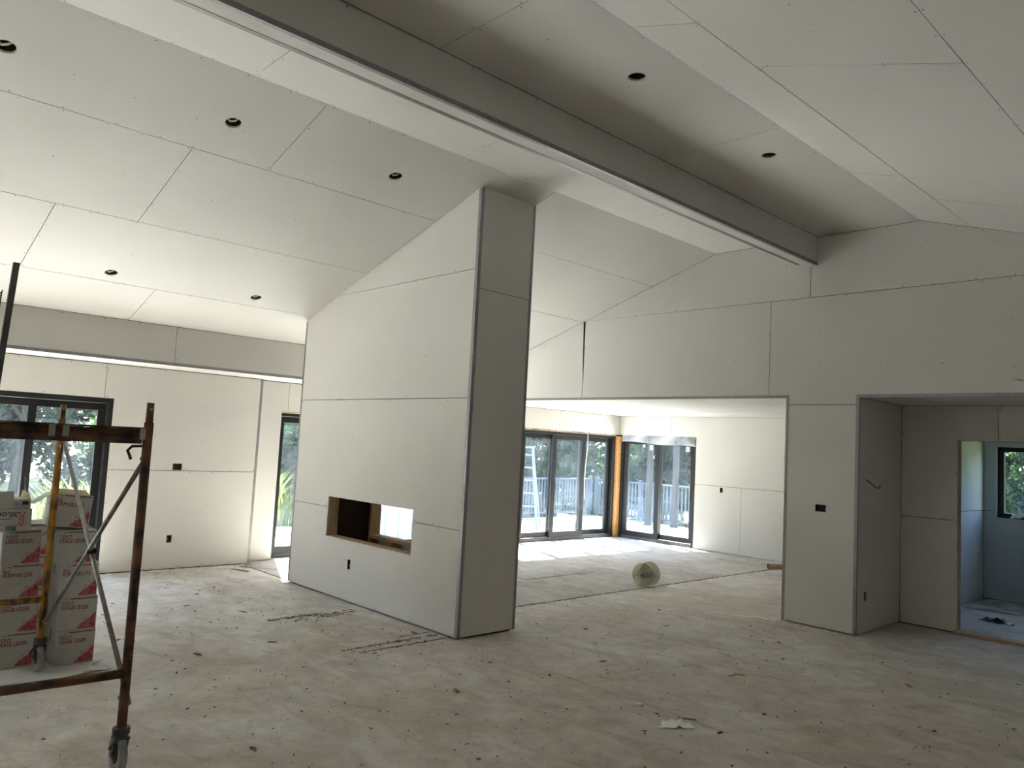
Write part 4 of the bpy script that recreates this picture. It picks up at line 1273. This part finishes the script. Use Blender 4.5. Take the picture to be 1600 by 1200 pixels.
def railing(name, a, b, label, posts):
    a, b = Vector(a), Vector(b)
    ang = math.atan2(b.y - a.y, b.x - a.x)
    L_ = (b - a).length
    r = empty(name, tuple(a), ang)
    tag(r, label, 'railing')
    MB().box((0, -.045, 1.02), (L_, .045, 1.06)).obj('top_rail', 'railing', r)
    MB().box((0, -.03, .10), (L_, .03, .15)).obj('bottom_rail', 'railing', r)
    bal = MB().box((-.018, -.018, .15), (.018, .018, 1.02)).mesh('baluster', 'railing')
    pst = MB().box((-.045, -.045, 0), (.045, .045, 1.12)).mesh('post', 'railing')
    k = 0
    while k * .115 < L_ and k < 290:
        o = link('baluster', bal, r)
        o.location = (k * .115 + .05, 0, 0)
        k += 1
    for i in range(posts + 1):
        o = link('post', pst, r)
        o.location = (min(L_ - .045, max(.045, L_ * i / posts)), 0, 0)
railing('deck_railing', (DKX + .1, 8.6, DKZ), (DKX + .1, DKY - .2, DKZ), 'pale deck railing seen through the wide sliding door', 5)
railing('deck_railing', (DKX + .2, DKY - .1, DKZ), (-3.2, DKY - .1, DKZ), 'pale deck railing seen through the far sliding door', 7)
for (x, y, lb) in ((-12.12, 16.55, 'dark porch post on the deck, left of the other one'), (-11.52, 16.85, 'dark porch post on the deck beside the railing')):
    o = empty('porch_post', (x, y, DKZ))
    tag(o, lb, 'post')
    MB().box((-.06, -.06, 0), (.06, .06, 2.75)).obj('shaft', 'porch', o)
    MB().box((-.075, -.075, 0.0), (.075, .075, .06)).obj('base_shoe', 'porch', o)
ev = MB().box((XOUT - .02, YB + .2, 2.62), (-3.0, YB + .78, 2.70)).obj('trim_2', 'roof')
tag(ev, 'eave board above the far sliding door outside', 'eave', kind='structure')
# step ladder on the deck
ld = empty('step_ladder', (-12.7, 12.50, DKZ), math.radians(40))
tag(ld, 'pale blue step ladder standing on the deck outside', 'ladder')
def bar(a, b, w, nm, par, m='ladder'):
    return MB().tube(a, b, w, 6).obj(nm, m, par)
for s in (-1, 1):
    bar((s * .36, 0, 0), (s * .15, .35, 1.86), .035, 'rail', ld)
    bar((s * .36, .95, 0), (s * .15, .40, 1.82), .022, 'rear_rail', ld)
for k in range(6):
    t = (k + .7) / 6.3
    w = .36 - .21 * t
    MB().box((-w, .35 * t - .05, 1.86 * t - .015), (w, .35 * t + .05, 1.86 * t + .015)).obj('step', 'ladder', ld)
MB().box((-.18, .27, 1.84), (.18, .48, 1.88)).obj('top_cap', 'ladder', ld)
cr2 = empty('foam_crate', (-12.3, 8.75, DKZ), .35)
tag(cr2, 'pale blue crate on the deck seen through the fireplace opening', 'crate')
MB().box((-.9, -.35, 0.02), (.9, .35, .58)).obj('crate_body', 'ladder', cr2)
for k in range(6):
    MB().box((-.86 + k * .3, -.365, .05), (-.62 + k * .3, -.35, .52)).obj('panel', 'bluewrap', cr2)
MB().box((-.95, -.40, .58), (.95, .40, .64)).obj('lid', 'ladder', cr2)

# trees
def crown_mesh(name, seed, n, m, h=8.5, w=2.6, base=0.4, leaf=(.13, .27)):
    r = np.random.RandomState(seed)
    nb = 34
    bc = np.stack([r.normal(0, w * .42, nb), r.normal(0, w * .42, nb), r.uniform(base, h, nb)], 1)
    shr = 1 - .55 * np.clip((bc[:, 2] - h * .45) / (h * .55), 0, 1)
    bc[:, :2] *= shr[:, None]
    br = r.uniform(.45, 1.05, nb) * (.6 + .4 * shr)
    pick = r.randint(0, nb, n)
    d = r.normal(size=(n, 3))
    d /= np.linalg.norm(d, axis=1)[:, None]
    c = bc[pick] + d * (br[pick] * r.uniform(.55, 1.05, n))[:, None]
    c[:, 2] = np.maximum(c[:, 2], .05)
    a = r.normal(size=(n, 3)); a /= np.linalg.norm(a, axis=1)[:, None]
    b = np.cross(a, r.normal(size=(n, 3))); b /= np.linalg.norm(b, axis=1)[:, None]
    s = r.uniform(*leaf, n)[:, None]
    v = np.empty((n, 4, 3))
    v[:, 0] = c - a * s * .5
    v[:, 1] = c + b * s * .28
    v[:, 2] = c + a * s * .5
    v[:, 3] = c - b * s * .28
    me = bpy.data.meshes.new(name)
    me.vertices.add(n * 4); me.loops.add(n * 4); me.polygons.add(n)
    me.vertices.foreach_set('co', v.reshape(-1).astype(np.float32))
    me.loops.foreach_set('vertex_index', np.arange(n * 4, dtype=np.int32))
    me.polygons.foreach_set('loop_start', np.arange(0, n * 4, 4, dtype=np.int32))
    me.polygons.foreach_set('loop_total', np.full(n, 4, dtype=np.int32))
    me.update(calc_edges=True)
    me.materials.append(MT[m])
    return me
CR = [crown_mesh('foliage', 1, 13000, 'leaf', h=5.2), crown_mesh('foliage', 2, 13000, 'leaf2', h=5.8, w=2.8), crown_mesh('foliage', 3, 13000, 'leaf', h=4.6, w=3.0)]
TRK = MB().tube((0, 0, 0), (.1, .05, 2.8), .16, 8, .10).tube((.1, .05, 2.7), (-.1, .2, 4.6), .10, 8, .04).tube((.1, .05, 2.4), (1.0, .3, 3.9), .06, 6, .02).tube((.05, .0, 2.3), (-.9, -.3, 3.8), .06, 6, .02).mesh('trunk', 'bark', True)
rg = random.Random(77)
def tree(x, y, s, k, label, group):
    o = empty('tree', (x, y, -.42), rg.uniform(0, 6.28))
    o.scale = (s, s, s * rg.uniform(.9, 1.1))
    tag(o, label, 'tree', group)
    link('foliage', CR[k % 3], o)
    link('trunk', TRK, o)
k = 0
for y in np.arange(-14.7, 36, 4.6):
    tree(-20.5 + rg.uniform(-1.2, 1.2), y + rg.uniform(-.8, .8), rg.uniform(.9, 1.1) * (1.5 if y > 12 else 1.0), k, 'leafy green tree beyond the deck on the door side', 'trees beyond the deck'); k += 1
for y in np.arange(-18.4, 40, 5.2):
    tree(-27 + rg.uniform(-1.2, 1.2), y + rg.uniform(-.8, .8), rg.uniform(1.1, 1.25), k + 1, 'leafy green tree beyond the deck on the door side', 'trees beyond the deck'); k += 1
for x in np.arange(-18, 8, 4.6):
    tree(x + rg.uniform(-.8, .8), 27 + rg.uniform(-1.2, 1.2), rg.uniform(.95, 1.2), k, 'leafy green tree behind the house seen in the far windows', 'trees behind the house'); k += 1
for x in np.arange(-20.5, 10, 5.2):
    tree(x + rg.uniform(-.8, .8), 33.5 + rg.uniform(-1.2, 1.2), rg.uniform(1.15, 1.3), k + 1, 'leafy green tree behind the house seen in the far windows', 'trees behind the house'); k += 1

for y in np.arange(-12, 50, 7.5):
    tree(-39 + rg.uniform(-1.5, 1.5), y + rg.uniform(-1, 1), rg.uniform(1.9, 2.2), k + 2, 'tall dark tree in the wood behind the first trees', 'trees in the wood behind'); k += 1
for x in np.arange(-30, 16, 7.5):
    tree(x + rg.uniform(-1, 1), 46 + rg.uniform(-1.5, 1.5), rg.uniform(1.9, 2.2), k + 2, 'tall dark tree in the wood behind the first trees', 'trees in the wood behind'); k += 1

# tall grass beside the deck
def grass_mesh(seed, n, rad, hmin, hmax):
    r = random.Random(seed)
    m = MB()
    for i in range(n):
        a, d = r.uniform(0, 2 * PI), rad * math.sqrt(r.random())
        x, y = d * math.cos(a), d * math.sin(a)
        h = r.uniform(hmin, hmax)
        ld_, la = r.uniform(.1, .5) * h, r.uniform(0, 2 * PI)
        w = r.uniform(.010, .022)
        px, py = -math.sin(la) * w, math.cos(la) * w
        p = [(x + math.cos(la) * ld_ * t ** 2, y + math.sin(la) * ld_ * t ** 2, h * (t - .22 * t ** 3)) for t in (0, .35, .7, 1)]
        vs = []
        for q, t in zip(p, (1, .9, .6, .05)):
            vs += [(q[0] - px * t, q[1] - py * t, q[2]), (q[0] + px * t, q[1] + py * t, q[2])]
        m.add(vs, [(0, 1, 3, 2), (2, 3, 5, 4), (4, 5, 7, 6)])
    me = bpy.data.meshes.new('blades')
    me.from_pydata(m.v, [], m.f)
    me.materials.append(MT['grassleaf'])
    me.update()
    return me
GM = [grass_mesh(5, 420, .75, .7, 1.75), grass_mesh(6, 420, .85, .5, 1.3)]
def clump(x, y, k, s, label, group=None):
    o = empty('grass_clump', (x, y, -.42), rg.uniform(0, 6))
    o.scale = (s, s, s)
    tag(o, label, 'grass clump', group)
    b = link('blades', GM[k], o)
    b['kind'] = 'stuff'
clump(-15.7, 7.4, 0, 1.12, 'tall yellow green grass seen in the narrow gap left of the fireplace')
for i in range(5):
    clump(-16.4 + rg.uniform(-.3, .3), -2.2 + i * 1.65 + rg.uniform(-.2, .2), i % 2, rg.uniform(.75, 1.0), 'sunlit grass clump outside the patio door behind the cartons', 'grass outside the patio door')
for i in range(8):
    clump(-16.5 + i * 1.8 + rg.uniform(-.3, .3), 20.2 + rg.uniform(-.5, .5), 1, rg.uniform(.5, .8), 'sunlit grass clump beyond the far deck railing', 'grass beyond the far railing')
